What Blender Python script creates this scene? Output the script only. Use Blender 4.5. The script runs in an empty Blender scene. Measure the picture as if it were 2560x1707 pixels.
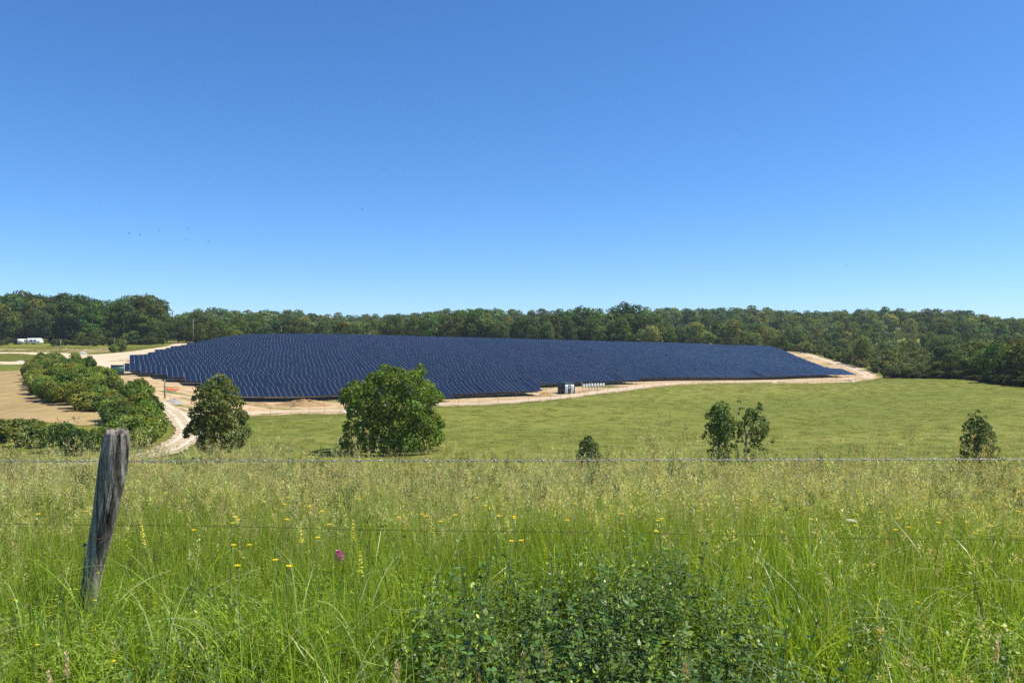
import bpy, math, random
import numpy as np
from mathutils import Vector, geometry

R = math.radians
sc = bpy.context.scene
COL = sc.collection
random.seed(7)
RNG = np.random.default_rng(7)

# ------------------------------------------------------------------ camera, sky, sun, exposure
EYE, FPX, HOR = 1.6, 1991.0, 870.0          # eye height, focal length and horizon row on a 2560 px wide picture
cd = bpy.data.cameras.new("camera")
cd.sensor_width, cd.lens = 36.0, 28.0
cd.shift_y = 16.5 / 2560
cd.clip_start, cd.clip_end = 0.05, 9000
cam = bpy.data.objects.new("camera", cd)
cam.location, cam.rotation_euler = (0, 0, EYE), (R(90), 0, 0)
COL.objects.link(cam)
sc.camera = cam

SUN_AZ, SUN_EL = 90.0, 60.0                 # clockwise from the view direction
w = bpy.data.worlds.new("World")
sc.world = w
w.use_nodes = True
nt = w.node_tree
for n in list(nt.nodes):
    nt.nodes.remove(n)
sky = nt.nodes.new("ShaderNodeTexSky")
sky.sky_type = 'NISHITA'
sky.sun_disc = False
sky.sun_elevation = R(SUN_EL)
sky.sun_rotation = R(SUN_AZ)
sky.altitude, sky.air_density, sky.dust_density, sky.ozone_density = 0, 0.8, 0.3, 10.0
bg = nt.nodes.new("ShaderNodeBackground")
bg.inputs[1].default_value = 0.122
wo = nt.nodes.new("ShaderNodeOutputWorld")
hs = nt.nodes.new("ShaderNodeHueSaturation")
hs.inputs['Saturation'].default_value = 1.11
nt.links.new(sky.outputs[0], hs.inputs['Color'])
nt.links.new(hs.outputs[0], bg.inputs[0])
nt.links.new(bg.outputs[0], wo.inputs[0])

sl = bpy.data.lights.new("sun", 'SUN')
sl.energy, sl.angle, sl.color = 4.6, R(0.5), (1.0, 0.95, 0.86)
sun = bpy.data.objects.new("sun", sl)
COL.objects.link(sun)
sd = Vector((math.sin(R(SUN_AZ)) * math.cos(R(SUN_EL)), math.cos(R(SUN_AZ)) * math.cos(R(SUN_EL)), math.sin(R(SUN_EL))))
sun.rotation_euler = sd.to_track_quat('Z', 'Y').to_euler()
sun.location = (80, 20, 120)

sc.view_settings.view_transform = 'Standard'
sc.view_settings.look = 'None'
sc.view_settings.exposure = 0.57
sc.view_settings.gamma = 1.0
sc.render.engine = 'CYCLES'
sc.cycles.max_bounces = 6
sc.cycles.diffuse_bounces = 3
sc.cycles.glossy_bounces = 2
sc.cycles.transmission_bounces = 3
sc.cycles.transparent_max_bounces = 4
sc.cycles.use_denoising = False

# ------------------------------------------------------------------ terrain: real ground points (x, y, z), smooth surface through them
def P(px, py, D):
    return ((px - 1280) / FPX * D, D, EYE - (py - HOR) / FPX * D)

CT = []
for y, z in ((-25, .5), (-8, .2), (0, 0), (5, -.12), (9, -.55), (12, -.98), (16, -1.65), (20, -2.45), (30, -4.6), (44, -7.0), (58, -8.1)):
    for x in (-160, -55, -18, 0, 18, 55, 160):
        tilt = 0.0
        if x < 0 and 3 < y < 30:
            tilt = .012 * min(-x, 25)
        CT.append((x, y, z + tilt))
for px, py, D in (
    (1280, 1122, 80), (1280, 1060, 112), (1280, 1003, 148), (900, 1124, 80), (900, 1050, 118), (800, 1036, 135),
    (1060, 1018, 139), (600, 1043, 130), (2000, 1080, 100), (2000, 1004, 150), (2400, 1050, 100), (2400, 1124, 75),
    (2400, 950, 200), (2560, 975, 160), (2195, 947, 235), (2000, 957, 205), (1740, 961, 190), (1480, 988, 164),
    (480, 1082, 98), (390, 1140, 73), (440, 1030, 117), (325, 984, 138), (100, 1000, 130), (250, 1050, 106), (100, 945, 180),
    (150, 903, 245), (150, 881, 300), (85, 859, 355), (-200, 861, 355), (-200, 990, 140), (-200, 1080, 90), (300, 880, 300), (20, 1075, 92)):
    CT.append(P(px, py, D))
for px, D, z in (                                    # ground under the panels, behind the crest and on the wooded hills
    (595, 150, -8.5), (1345, 164, -8.3), (1345, 177, -7.4), (1594, 196, -6.75), (2140, 228, -6.9), (290, 174, -4.8),
    (323, 208, -2.8), (387, 227, -1.4), (461, 253, .4), (525, 284, 2.5), (600, 311, 4.3), (900, 330, 4.7), (1280, 345, 3.3),
    (1700, 350, 1.4), (1980, 350, -.4), (2053, 290, -4.6), (900, 240, -1.6), (1280, 250, -2.4), (1700, 260, -3.6),
    (600, 345, 4.2), (900, 375, 3.6), (1280, 390, 2.2), (1700, 400, 1.0), (300, 400, 5.0), (0, 400, 5.0), (-300, 420, 5.5),
    (600, 460, 3.5), (1280, 470, 3.5), (1900, 470, 4.0), (2100, 330, -1.9), (2250, 270, -4.4), (2250, 380, -.2), (2250, 480, 6.4),
    (2250, 620, 17), (2560, 190, -6.9), (2560, 300, -2.8), (2560, 420, 3.0), (2560, 600, 10.5), (2900, 200, -6.5), (2900, 400, 2), (2900, 600, 7),
    (1800, 600, 14.5), (1280, 600, 11), (1280, 720, 20), (600, 720, 18), (600, 600, 11), (0, 620, 12), (-400, 620, 12), (1900, 720, 23), (2560, 720, 13)):
    CT.append(((px - 1280) / FPX * D, D, z))
for x, y, z in ((0, 1100, 12), (-900, 1000, 8), (900, 1000, 14), (0, 2000, -10), (-1500, 300, 4), (1500, 300, 4), (-600, 300, 4),
                (600, 250, -2), (-400, 100, -7), (400, 100, -6), (-500, 0, 1), (500, 0, 0), (-2000, 2500, -20), (2000, 2500, -20), (0, 3500, -40),
                (-2500, -400, 0), (2500, -400, 0), (0, -400, 4)):
    CT.append((x, y, z))
CT = np.array(CT)
_s = 200.0
def _tps_fit(pts, lam=2e-5):
    q = pts[:, :2] / _s
    d = np.hypot(q[:, None, 0] - q[None, :, 0], q[:, None, 1] - q[None, :, 1])
    K = np.where(d > 0, d * d * np.log(np.maximum(d, 1e-9)), 0) + lam * np.eye(len(q))
    Pm = np.c_[np.ones(len(q)), q]
    A = np.block([[K, Pm], [Pm.T, np.zeros((3, 3))]])
    return q, np.linalg.solve(A, np.r_[pts[:, 2], 0, 0, 0])
_q, _w = _tps_fit(CT)
def ground(x, y):
    x = np.atleast_1d(np.asarray(x, float)); y = np.atleast_1d(np.asarray(y, float))
    out = np.empty(x.shape).ravel(); xf = x.ravel() / _s; yf = y.ravel() / _s
    for i in range(0, len(xf), 20000):
        a, b = xf[i:i + 20000], yf[i:i + 20000]
        d = np.hypot(a[:, None] - _q[None, :, 0], b[:, None] - _q[None, :, 1])
        K = np.where(d > 1e-9, d * d * np.log(np.maximum(d, 1e-9)), 0)
        out[i:i + 20000] = K @ _w[:-3] + _w[-3] + _w[-2] * a + _w[-1] * b
    return out.reshape(x.shape)
def g1(x, y):
    return float(ground(x, y)[0])
def on_ground(px, py, d0=40.0, d1=900.0, h=0.0):
    """the spot of ground the photograph shows at that place (first one past d0 metres)"""
    D = np.arange(d0, d1, 0.25)
    x = (px - 1280) / FPX * D
    z = EYE - (py - HOR) / FPX * D
    f = z - ground(x, D) - h
    k = np.nonzero(f <= 0)[0]
    i = k[0] if len(k) else len(D) - 1
    return float(x[i]), float(D[i])

# ------------------------------------------------------------------ mesh and object helpers
def new_mesh(name, verts, faces, mats, fmat=None, tint=None, smooth=False):
    me = bpy.data.meshes.new(name)
    verts = np.asarray(verts, np.float32)
    nv = len(verts)
    me.vertices.add(nv)
    me.vertices.foreach_set("co", verts.ravel())
    if isinstance(faces, np.ndarray):
        nf, k = faces.shape
        me.loops.add(nf * k)
        me.polygons.add(nf)
        me.loops.foreach_set("vertex_index", faces.astype(np.int32).ravel())
        me.polygons.foreach_set("loop_start", np.arange(0, nf * k, k, dtype=np.int32))
        me.polygons.foreach_set("loop_total", np.full(nf, k, np.int32))
    else:
        nf = len(faces)
        tot = np.array([len(f) for f in faces], np.int32)
        flat = np.array([i for f in faces for i in f], np.int32)
        me.loops.add(len(flat))
        me.polygons.add(nf)
        me.loops.foreach_set("vertex_index", flat)
        me.polygons.foreach_set("loop_start", np.r_[0, np.cumsum(tot)[:-1]].astype(np.int32))
        me.polygons.foreach_set("loop_total", tot)
    for m in (mats if isinstance(mats, (list, tuple)) else [mats]):
        me.materials.append(m)
    if fmat is not None:
        me.polygons.foreach_set("material_index", np.asarray(fmat, np.int32))
    if smooth:
        me.polygons.foreach_set("use_smooth", np.ones(nf, bool))
    me.update(calc_edges=True)
    if tint is not None:
        t = np.asarray(tint, np.float32)
        if t.shape[1] == 3:
            t = np.c_[t, np.ones(len(t), np.float32)]
        a = me.color_attributes.new("tint", 'FLOAT_COLOR', 'POINT')
        a.data.foreach_set("color", t.astype(np.float32).ravel())
    me.validate()
    return me

def link(name, data, parent=None, loc=None, rz=None, scale=None):
    o = bpy.data.objects.new(name, data)
    COL.objects.link(o)
    if parent is not None:
        o.parent = parent
    if loc is not None:
        o.location = loc
    if rz is not None:
        o.rotation_euler = (0, 0, rz)
    if scale is not None:
        o.scale = scale if hasattr(scale, '__len__') else (scale,) * 3
    return o
def tag(o, label=None, cat=None, group=None, kind=None):
    if label: o["label"] = label
    if cat: o["category"] = cat
    if group: o["group"] = group
    if kind: o["kind"] = kind
    return o
def thing(name, loc, label, cat, group=None, rz=0.0):
    return tag(link(name, None, None, loc, rz), label, cat, group)
def copy_tree(o, parent=None):
    c = o.copy()
    COL.objects.link(c)
    c.parent = parent
    for ch in o.children:
        copy_tree(ch, c)
    return c

class MB:
    """collects boxes, tubes and faces into one mesh"""
    def __init__(s):
        s.v, s.f, s.m = [], [], []
    def add(s, verts, faces, mat=0):
        b = len(s.v)
        s.v += [tuple(map(float, p)) for p in verts]
        s.f += [tuple(i + b for i in f) for f in faces]
        s.m += [mat] * len(faces)
        return s
    def box(s, c, d, rz=0.0, mat=0, bevel=0.0, taper=1.0):
        hx, hy, hz = d[0] / 2, d[1] / 2, d[2] / 2
        ca, sa = math.cos(rz), math.sin(rz)
        ring = []
        b = min(bevel, hx * .9, hy * .9)
        pts = [(hx, -hy), (hx, hy), (-hx, hy), (-hx, -hy)] if b <= 0 else [
            (hx - b, -hy), (hx, -hy + b), (hx, hy - b), (hx - b, hy), (-hx + b, hy), (-hx, hy - b), (-hx, -hy + b), (-hx + b, -hy)]
        n = len(pts)
        for k, zz in ((1.0, -hz), (taper, hz)):
            for x, y in pts:
                ring.append((c[0] + (x * ca - y * sa) * k, c[1] + (x * sa + y * ca) * k, c[2] + zz))
        fs = [tuple(range(n - 1, -1, -1)), tuple(range(n, 2 * n))] + [(i, (i + 1) % n, n + (i + 1) % n, n + i) for i in range(n)]
        return s.add(ring, fs, mat)
    def tube(s, pts, rad, n=7, mat=0, cap=True):
        pts = [Vector(p) for p in pts]
        if not hasattr(rad, '__len__'):
            rad = [rad] * len(pts)
        ring = []
        for i, p in enumerate(pts):
            t = (pts[min(i + 1, len(pts) - 1)] - pts[max(i - 1, 0)]).normalized()
            a = t.cross(Vector((0.31, 0.95, 0.05)) if abs(t.z) > .5 else Vector((0, 0, 1))).normalized()
            b = t.cross(a)
            for k in range(n):
                q = 2 * math.pi * k / n
                ring.append(p + (a * math.cos(q) + b * math.sin(q)) * rad[i])
        fs = []
        for i in range(len(pts) - 1):
            for k in range(n):
                fs.append((i * n + k, i * n + (k + 1) % n, (i + 1) * n + (k + 1) % n, (i + 1) * n + k))
        if cap:
            fs.append(tuple(range(n - 1, -1, -1)))
            e = (len(pts) - 1) * n
            fs.append(tuple(range(e, e + n)))
        return s.add(ring, fs, mat)
    def prism(s, outline, y0, y1, mat=0):
        """outline in x,z pushed from y0 to y1"""
        n = len(outline)
        v = [(x, y0, z) for x, z in outline] + [(x, y1, z) for x, z in outline]
        fs = [tuple(range(n)), tuple(range(2 * n - 1, n - 1, -1))] + [(i, i + n, (i + 1) % n + n, (i + 1) % n) for i in range(n)]
        return s.add(v, fs, mat)
    def mesh(s, name, mats, smooth=False):
        return new_mesh(name, np.array(s.v), s.f, mats, s.m, smooth=smooth)
    def build(s, name, mats, parent=None, smooth=False, **k):
        return link(name, s.mesh(name, mats, smooth), parent, **k)

# ------------------------------------------------------------------ materials
def mat(name):
    m = bpy.data.materials.new(name)
    m.use_nodes = True
    nt = m.node_tree
    b = nt.nodes["Principled BSDF"]
    return m, nt, b
def N(nt, t, **k):
    n = nt.nodes.new(t)
    for a, v in k.items():
        setattr(n, a, v)
    return n
def noise(nt, vec, scale, detail=6, rough=.6, dist=0.0):
    n = N(nt, "ShaderNodeTexNoise")
    n.inputs['Scale'].default_value = scale
    n.inputs['Detail'].default_value = detail
    n.inputs['Roughness'].default_value = rough
    n.inputs['Distortion'].default_value = dist
    if vec is not None:
        nt.links.new(vec, n.inputs['Vector'])
    return n.outputs['Fac']
def mapped(nt, src, scale=(1, 1, 1), rot=(0, 0, 0)):
    m = N(nt, "ShaderNodeMapping")
    m.inputs['Scale'].default_value = scale
    m.inputs['Rotation'].default_value = rot
    nt.links.new(src, m.inputs['Vector'])
    return m.outputs[0]
def ramp(nt, fac, stops):
    r = N(nt, "ShaderNodeValToRGB")
    e = r.color_ramp.elements
    while len(e) < len(stops):
        e.new(.5)
    for k, (p, c) in enumerate(stops):
        e[k].position = p
        e[k].color = (*c, 1)
    nt.links.new(fac, r.inputs[0])
    return r.outputs[0]
def mix(nt, fac, a, b, mode='MIX'):
    m = N(nt, "ShaderNodeMix", data_type='RGBA', blend_type=mode)
    for i, s in ((0, fac), (6, a), (7, b)):
        if isinstance(s, (int, float)):
            m.inputs[i].default_value = s
        elif isinstance(s, tuple):
            m.inputs[i].default_value = (*s, 1)
        else:
            nt.links.new(s, m.inputs[i])
    return m.outputs[2]
def bump(nt, b, h, strength=.5, dist=.05):
    n = N(nt, "ShaderNodeBump")
    n.inputs['Strength'].default_value = strength
    n.inputs['Distance'].default_value = dist
    nt.links.new(h, n.inputs['Height'])
    nt.links.new(n.outputs[0], b.inputs['Normal'])
def pos(nt):
    return N(nt, "ShaderNodeNewGeometry").outputs['Position']
def objco(nt):
    return N(nt, "ShaderNodeTexCoord").outputs['Object']
def plain(name, col, rough=.6, metal=0.0, var=.15, scale=3.0):
    m, nt, b = mat(name)
    f = noise(nt, objco(nt), scale, 5)
    c0 = tuple(x * (1 - var) for x in col)
    c1 = tuple(min(1, x * (1 + var)) for x in col)
    nt.links.new(ramp(nt, f, ((.3, c0), (.7, c1))), b.inputs['Base Color'])
    b.inputs['Roughness'].default_value = rough
    b.inputs['Metallic'].default_value = metal
    return m
def leafy(name, transl=.35, rough=.5, spec=.35, use_obj=True):
    """foliage: colour = the leaf's own tint x the plant's colour; light passes through"""
    m, nt, b = mat(name)
    a = N(nt, "ShaderNodeAttribute", attribute_name="tint")
    col = a.outputs['Color']
    if use_obj:
        oi = N(nt, "ShaderNodeObjectInfo")
        col = mix(nt, 1.0, col, oi.outputs['Color'], 'MULTIPLY')
    nt.links.new(col, b.inputs['Base Color'])
    b.inputs['Roughness'].default_value = rough
    b.inputs['Specular IOR Level'].default_value = spec
    t = N(nt, "ShaderNodeBsdfTranslucent")
    warm = mix(nt, 1.0, col, (1.35, 1.3, .5), 'MULTIPLY')
    nt.links.new(warm, t.inputs['Color'])
    mx = N(nt, "ShaderNodeMixShader")
    mx.inputs[0].default_value = transl
    nt.links.new(b.outputs[0], mx.inputs[1])
    nt.links.new(t.outputs[0], mx.inputs[2])
    nt.links.new(mx.outputs[0], nt.nodes["Material Output"].inputs[0])
    return m

def ground_material():
    m, nt, b = mat("grassland")
    p = pos(nt)
    big = noise(nt, mapped(nt, p, (.012, .03, .02)), 1.0, 4, .55)
    streak = noise(nt, mapped(nt, p, (.022, .075, .05), (0, 0, R(10))), 1.0, 5, .55, .5)
    fine = noise(nt, mapped(nt, p, (.9, 2.2, 1)), 1.0, 5, .7)
    c1 = ramp(nt, streak, ((.30, (.108, .140, .015)), (.44, (.140, .166, .020)), (.56, (.190, .196, .030)), (.70, (.265, .25, .058))))
    c2 = ramp(nt, big, ((.36, (.112, .142, .016)), (.64, (.200, .196, .034))))
    c = mix(nt, .55, c1, c2)
    c = mix(nt, .22, c, ramp(nt, fine, ((.3, (.09, .11, .014)), (.7, (.24, .235, .06)))))
    nt.links.new(c, b.inputs['Base Color'])
    b.inputs['Roughness'].default_value = .9
    b.inputs['Specular IOR Level'].default_value = .1
    bump(nt, b, fine, .35, .2)
    return m
def soil_material(name, dark, light, weeds=0.0, s=.25, green=(.11, .13, .03)):
    m, nt, b = mat(name)
    p = pos(nt)
    f = noise(nt, mapped(nt, p, (s, s * 1.4, s)), 1.0, 8, .65, .4)
    g = noise(nt, p, 3.0, 4, .7)
    c = ramp(nt, f, ((.3, dark), (.52, tuple((a + c_) / 2 * 1.02 for a, c_ in zip(dark, light))), (.72, light)))
    c = mix(nt, .25, c, ramp(nt, g, ((.3, tuple(x * .7 for x in dark)), (.7, light))))
    if weeds:
        wv = noise(nt, mapped(nt, p, (.11, .2, .1)), 1.0, 7, .7, .5)
        mk = ramp(nt, wv, ((1 - weeds - .04, (0, 0, 0)), (1 - weeds + .03, (1, 1, 1))))
        c = mix(nt, mk, c, green)
    if name == "tilled_earth":
        fl = noise(nt, mapped(nt, p, (.9, .05, .1), (0, 0, R(-38))), 1.0, 4, .6, .8)
        c = mix(nt, .35, c, ramp(nt, fl, ((.38, tuple(x * .75 for x in dark)), (.62, tuple(x * 1.12 for x in light)))))
    nt.links.new(c, b.inputs['Base Color'])
    b.inputs['Roughness'].default_value = .95
    b.inputs['Specular IOR Level'].default_value = .05
    bump(nt, b, g, .6, .12)
    return m
def panel_material():
    m, nt, b = mat("solar_glass")
    oc = pos(nt)
    f = noise(nt, oc, .06, 3)
    nt.links.new(ramp(nt, f, ((.3, (.0048, .0048, .0092)), (.7, (.0074, .0072, .0132)))), b.inputs['Base Color'])
    b.inputs['Roughness'].default_value = .25
    b.inputs['Specular IOR Level'].default_value = .12
    return m
def wood_material():
    m, nt, b = mat("weathered_wood")
    o = objco(nt)
    g = noise(nt, mapped(nt, o, (26, 26, 1.9)), 1.0, 8, .74, .35)
    h = noise(nt, mapped(nt, o, (9, 9, 1.1)), 1.0, 5, .6, .6)
    c = ramp(nt, g, ((.38, (.011, .009, .008)), (.46, (.10, .086, .07)), (.54, (.29, .25, .21)), (.68, (.60, .54, .47))))
    c = mix(nt, ramp(nt, h, ((.48, (0, 0, 0)), (.66, (.8, .8, .8)))), c, (.055, .047, .038))
    nt.links.new(c, b.inputs['Base Color'])
    b.inputs['Roughness'].default_value = .9
    b.inputs['Specular IOR Level'].default_value = .15
    bump(nt, b, g, .9, .012)
    return m

M_GROUND = ground_material()
M_SOIL = soil_material("bare_earth", (.34, .22, .105), (.60, .45, .27), .43)
M_TRACK = soil_material("track_gravel", (.42, .31, .185), (.62, .48, .32), .36, .4, (.24, .23, .08))
M_YARDW = soil_material("pale_yard", (.48, .36, .225), (.72, .58, .40), .39)
M_ROAD = soil_material("road_gravel", (.36, .275, .175), (.56, .45, .31), .36, .35, (.22, .22, .08))
M_PLOUGH = soil_material("tilled_earth", (.255, .175, .075), (.42, .305, .145), .40, .18, (.20, .18, .06))
M_HEAP = soil_material("grey_gravel", (.27, .245, .215), (.40, .37, .33), 0, 1.2)
M_MOUND = soil_material("clay_mound", (.30, .18, .085), (.50, .34, .17), .42, .5)
M_PANEL = panel_material()
M_UNDER = plain("panel_back", (.05, .05, .055), .6)
M_ALU = plain("aluminium_frame", (.17, .18, .21), .75, .0, .05)
M_GALV = plain("galvanised_steel", (.34, .335, .32), .55, .5, .4, 60)
M_STEELDK = plain("dull_steel", (.085, .08, .07), .8, .1)
M_WOOD = wood_material()
M_BARK = plain("bark", (.085, .068, .05), .95, 0, .45, 6)
M_BARKPALE = plain("pale_bark", (.22, .20, .17), .95, 0, .35, 6)
M_LEAF = leafy("tree_leaves", .30, .65, .12)
M_LEAFGLOSS = leafy("glossy_leaves", .25, .32, .6)
M_GRASS = leafy("grass_blades", .45, .36, .45, use_obj=False)
M_WEED = leafy("weed_leaves", .20, .42, .28, use_obj=False)
M_PETAL = leafy("petals", .3, .6, .2, use_obj=False)
M_GREEN = plain("green_steel", (.018, .075, .055), .45, 0, .08)
M_DKGREEN = plain("dark_green_steel", (.012, .045, .032), .45, 0, .08)
M_WHITE = plain("white_paint", (.78, .80, .80), .4, 0, .03)
M_CREAM = plain("cream_paint", (.74, .70, .58), .45, 0, .05)
M_GREYVENT = plain("grey_louvre", (.075, .085, .085), .6)
M_DARKGLASS = plain("dark_window", (.015, .017, .02), .1)
M_RUBBER = plain("rubber", (.02, .02, .02), .8)
M_ORANGE = plain("orange_netting", (.80, .15, .035), .7, 0, .2, 6)
M_CONCRETE = plain("concrete", (.42, .41, .39), .85, 0, .15, 2)
M_POLE = plain("pole_wood", (.20, .165, .13), .9, 0, .35, 4)
M_STONE = plain("limestone", (.66, .60, .50), .9, 0, .2, 2)
M_RUST = plain("rusty_wire", (.13, .06, .03), .8, .3, .3, 30)
M_WIREDK = plain("dull_wire", (.07, .07, .06), .55, .6, .2, 30)
M_BIRD = plain("dark_feathers", (.03, .032, .04), .8)

# ------------------------------------------------------------------ ground sheet to the horizon
def axis(parts):
    out = []
    for a, b, st in parts:
        out += list(np.arange(a, b, st))
    out.append(parts[-1][1])
    return np.array(out)
def growing(a, b, st, k):
    out, x = [], a
    while x < b:
        out.append(x); x += st; st *= k
    out.append(b)
    return np.array(out)
gx = np.unique(np.r_[-growing(230, 2600, 4, 1.18)[::-1], axis(((-230, -12, 2.0), (-12, 12, .6), (12, 260, 2.0))), growing(260, 2600, 4, 1.18)])
gy = np.unique(np.r_[-growing(6, 420, 3, 1.3)[::-1], axis(((-6, 30, .6), (30, 360, 2.0), (360, 780, 6.0))), growing(780, 3600, 12, 1.2)])
X, Y = np.meshgrid(gx, gy)
Z = ground(X, Y)
nx, ny = len(gx), len(gy)
ii = (np.arange(ny - 1)[:, None] * nx + np.arange(nx - 1)[None, :]).ravel()
o = link("ground", new_mesh("ground", np.c_[X.ravel(), Y.ravel(), Z.ravel()], np.c_[ii, ii + 1, ii + nx + 1, ii + nx], M_GROUND, smooth=True))
tag(o, kind="structure")

def inside(poly, x, y):
    poly = np.asarray(poly); x = np.asarray(x); y = np.asarray(y)
    r = np.zeros(x.shape, bool)
    j = len(poly) - 1
    for i in range(len(poly)):
        xi, yi = poly[i]; xj, yj = poly[j]
        if yi != yj:
            r ^= ((yi > y) != (yj > y)) & (x < (xj - xi) * (y - yi) / (yj - yi) + xi)
        j = i
    return r
def ragged(poly, step, amp, rng):
    out = []
    n = len(poly)
    for i in range(n):
        a, b = np.array(poly[i]), np.array(poly[(i + 1) % n])
        L = np.hypot(*(b - a))
        k = max(1, int(L / step))
        nrm = np.array((-(b - a)[1], (b - a)[0])) / max(L, 1e-6)
        for t in range(k):
            out.append(tuple(a + (b - a) * t / k + nrm * rng.normal(0, amp)))
    return out
def sheet(name, poly, off, m, step=3.0, amp=.25, bstep=1.5, kind="structure"):
    rng = np.random.default_rng(len(poly) * 13 + 5)
    bd = ragged(poly, bstep, amp, rng)
    b = np.array(bd)
    xs = np.arange(b[:, 0].min(), b[:, 0].max(), step); ys = np.arange(b[:, 1].min(), b[:, 1].max(), step)
    XX, YY = np.meshgrid(xs, ys)
    XX = XX.ravel() + rng.uniform(-.2, .2, XX.size); YY = YY.ravel() + rng.uniform(-.2, .2, YY.size)
    k = inside(b, XX, YY)
    pts = [Vector(p) for p in bd] + [Vector((x, y)) for x, y in zip(XX[k], YY[k])]
    vs, es, fs, *_ = geometry.delaunay_2d_cdt(pts, [], [list(range(len(bd)))], 1, 1e-4)
    v = np.array([(p.x, p.y) for p in vs])
    z = ground(v[:, 0], v[:, 1]) + off
    o = link(name, new_mesh(name, np.c_[v, z], [tuple(f) for f in fs], m, smooth=True))
    return tag(o, kind=kind)
def ribbon(name, pts, width, off, m, amp=.12):
    rng = np.random.default_rng(3)
    p = np.array(pts, float)
    seg = np.hypot(*np.diff(p, axis=0).T)
    t = np.r_[0, np.cumsum(seg)]
    tt = np.arange(0, t[-1], 1.0)
    c = np.c_[np.interp(tt, t, p[:, 0]), np.interp(tt, t, p[:, 1])]
    for _ in range(12):
        c[1:-1] = (c[:-2] + 2 * c[1:-1] + c[2:]) / 4
    d = np.gradient(c, axis=0)
    d /= np.hypot(d[:, 0], d[:, 1])[:, None]
    nn = np.c_[-d[:, 1], d[:, 0]]
    K = 7
    W = np.interp(tt, np.linspace(0, t[-1], len(width)), width) if hasattr(width, '__len__') else np.full(len(tt), width)
    v = []
    for k in range(K):
        f = k / (K - 1) - .5
        e = rng.normal(0, amp, len(tt)) if k in (0, K - 1) else 0
        q = c + nn * (f * W + e)[:, None]
        v.append(np.c_[q, ground(q[:, 0], q[:, 1]) + off])
    v = np.stack(v, 1).reshape(-1, 3)
    i = (np.arange(len(tt) - 1)[:, None] * K + np.arange(K - 1)[None, :]).ravel()
    o = link(name, new_mesh(name, v, np.c_[i, i + 1, i + K + 1, i + K], m, smooth=True))
    tag(o, kind="structure")
    return c, W

TH = R(25.5)                                   # the panel rows run along U, the slope climbs along NV
U = np.array((math.cos(TH), math.sin(TH))); NV = np.array((-math.sin(TH), math.cos(TH)))
def row_pt(px, c):
    r = (px - 1280) / FPX
    D = c / (NV[1] + NV[0] * r)
    return np.array((r * D, D))

front_edge = [on_ground(px, py, 90) for px, py in ((480, 1050), (607, 1041), (745, 1035), (848, 1036), (960, 1029), (1068, 1018), (1180, 1015),
    (1276, 1011), (1349, 1004), (1423, 997), (1481, 988), (1540, 981), (1657, 966), (1740, 961), (1934, 958), (2131, 956))]
tip = [on_ground(px, py, 150) for px, py in ((2197, 949), (2203, 940), (2158, 921), (2100, 905), (2045, 890))]
back = [tuple(row_pt(1985, 262)), tuple(row_pt(1900, 330)), tuple(row_pt(1500, 352)), tuple(row_pt(900, 354)), tuple(row_pt(590, 345)), tuple(row_pt(515, 310))]
leftb = [on_ground(px, py, 90, 700) for px, py in ((455, 866), (400, 876), (340, 882), (318, 893), (270, 908), (238, 935), (265, 958), (305, 975), (345, 995), (398, 1012), (440, 1030))]
EARTH = front_edge + tip + back + leftb
sheet("bare_earth", EARTH, .05, M_SOIL, 3.0, .3)
# pale track outside the panels, along the front, round the right corner and up the right side
ctr = [on_ground(px, py, 90) for px, py in ((462, 1040), (540, 1036), (607, 1033), (745, 1027), (848, 1028), (960, 1022), (1068, 1013), (1180, 1011), (1276, 1006),
    (1349, 999), (1423, 991), (1481, 983), (1540, 976), (1657, 961), (1740, 957), (1934, 953.5), (2110, 950), (2165, 945), (2172, 938), (2130, 920), (2080, 905), (2030, 890), (1990, 880))]
trk, trw = ribbon("perimeter_track", ctr, (4.2, 4.0, 4.0, 3.8, 3.6, 3.6, 3.6, 4.0, 4.5, 4.5), .09, M_TRACK, .2)
road_pts = [on_ground(px, py, 70) for px, py in ((318, 982), (345, 989), (375, 996), (408, 1010), (436, 1030), (462, 1055), (477, 1080), (466, 1100), (432, 1120), (392, 1141))]
road_pts += [(road_pts[-1][0] - 6, road_pts[-1][1] - 8), (road_pts[-1][0] - 16, road_pts[-1][1] - 14)]
road, roadw = ribbon("gravel_road", road_pts, 3.3, .13, M_ROAD, .15)
M_RUT = soil_material("wheel_worn_gravel", (.50, .405, .285), (.68, .57, .42), 0, .6)
for cl, hw in ((road, .75), (trk, .85)):
    dn = np.gradient(cl, axis=0)
    dn = np.c_[-dn[:, 1], dn[:, 0]] / np.hypot(dn[:, 0], dn[:, 1])[:, None]
    for sgn in (-1, 1):
        ribbon("wheel_track", (cl + dn * hw * sgn)[2:-2], .5, .15 if cl is road else .11, M_RUT, .06)
YARD = [on_ground(px, py, 90, 700) for px, py in ((480, 852), (420, 866), (350, 876), (318, 880), (250, 886), (150, 881.5), (60, 881), (-60, 880), (-60, 883.5), (60, 884.5), (120, 890), (165, 897), (195, 915), (232, 935), (270, 945), (290, 925), (322, 902), (345, 890), (420, 872), (470, 861))]
sheet("earth_yard", YARD, .10, M_YARDW, 3.0, .5)
STRIP = [on_ground(px, py, 90, 700) for px, py in ((-80, 903.5), (95, 903.5), (110, 910), (40, 911.5), (-80, 910))]
sheet("access_track", STRIP, .08, M_YARDW, 3.0, .4)
ROUGH = [on_ground(px, py, 90, 700) for px, py in ((-80, 871), (40, 870.5), (120, 872), (200, 872), (270, 868), (300, 873), (250, 884), (150, 879), (60, 879), (-80, 878))]
sheet("rough_ground", ROUGH, .06, soil_material("rough_clay", (.38, .26, .13), (.55, .40, .23), .46), 3.0, .8)
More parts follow.
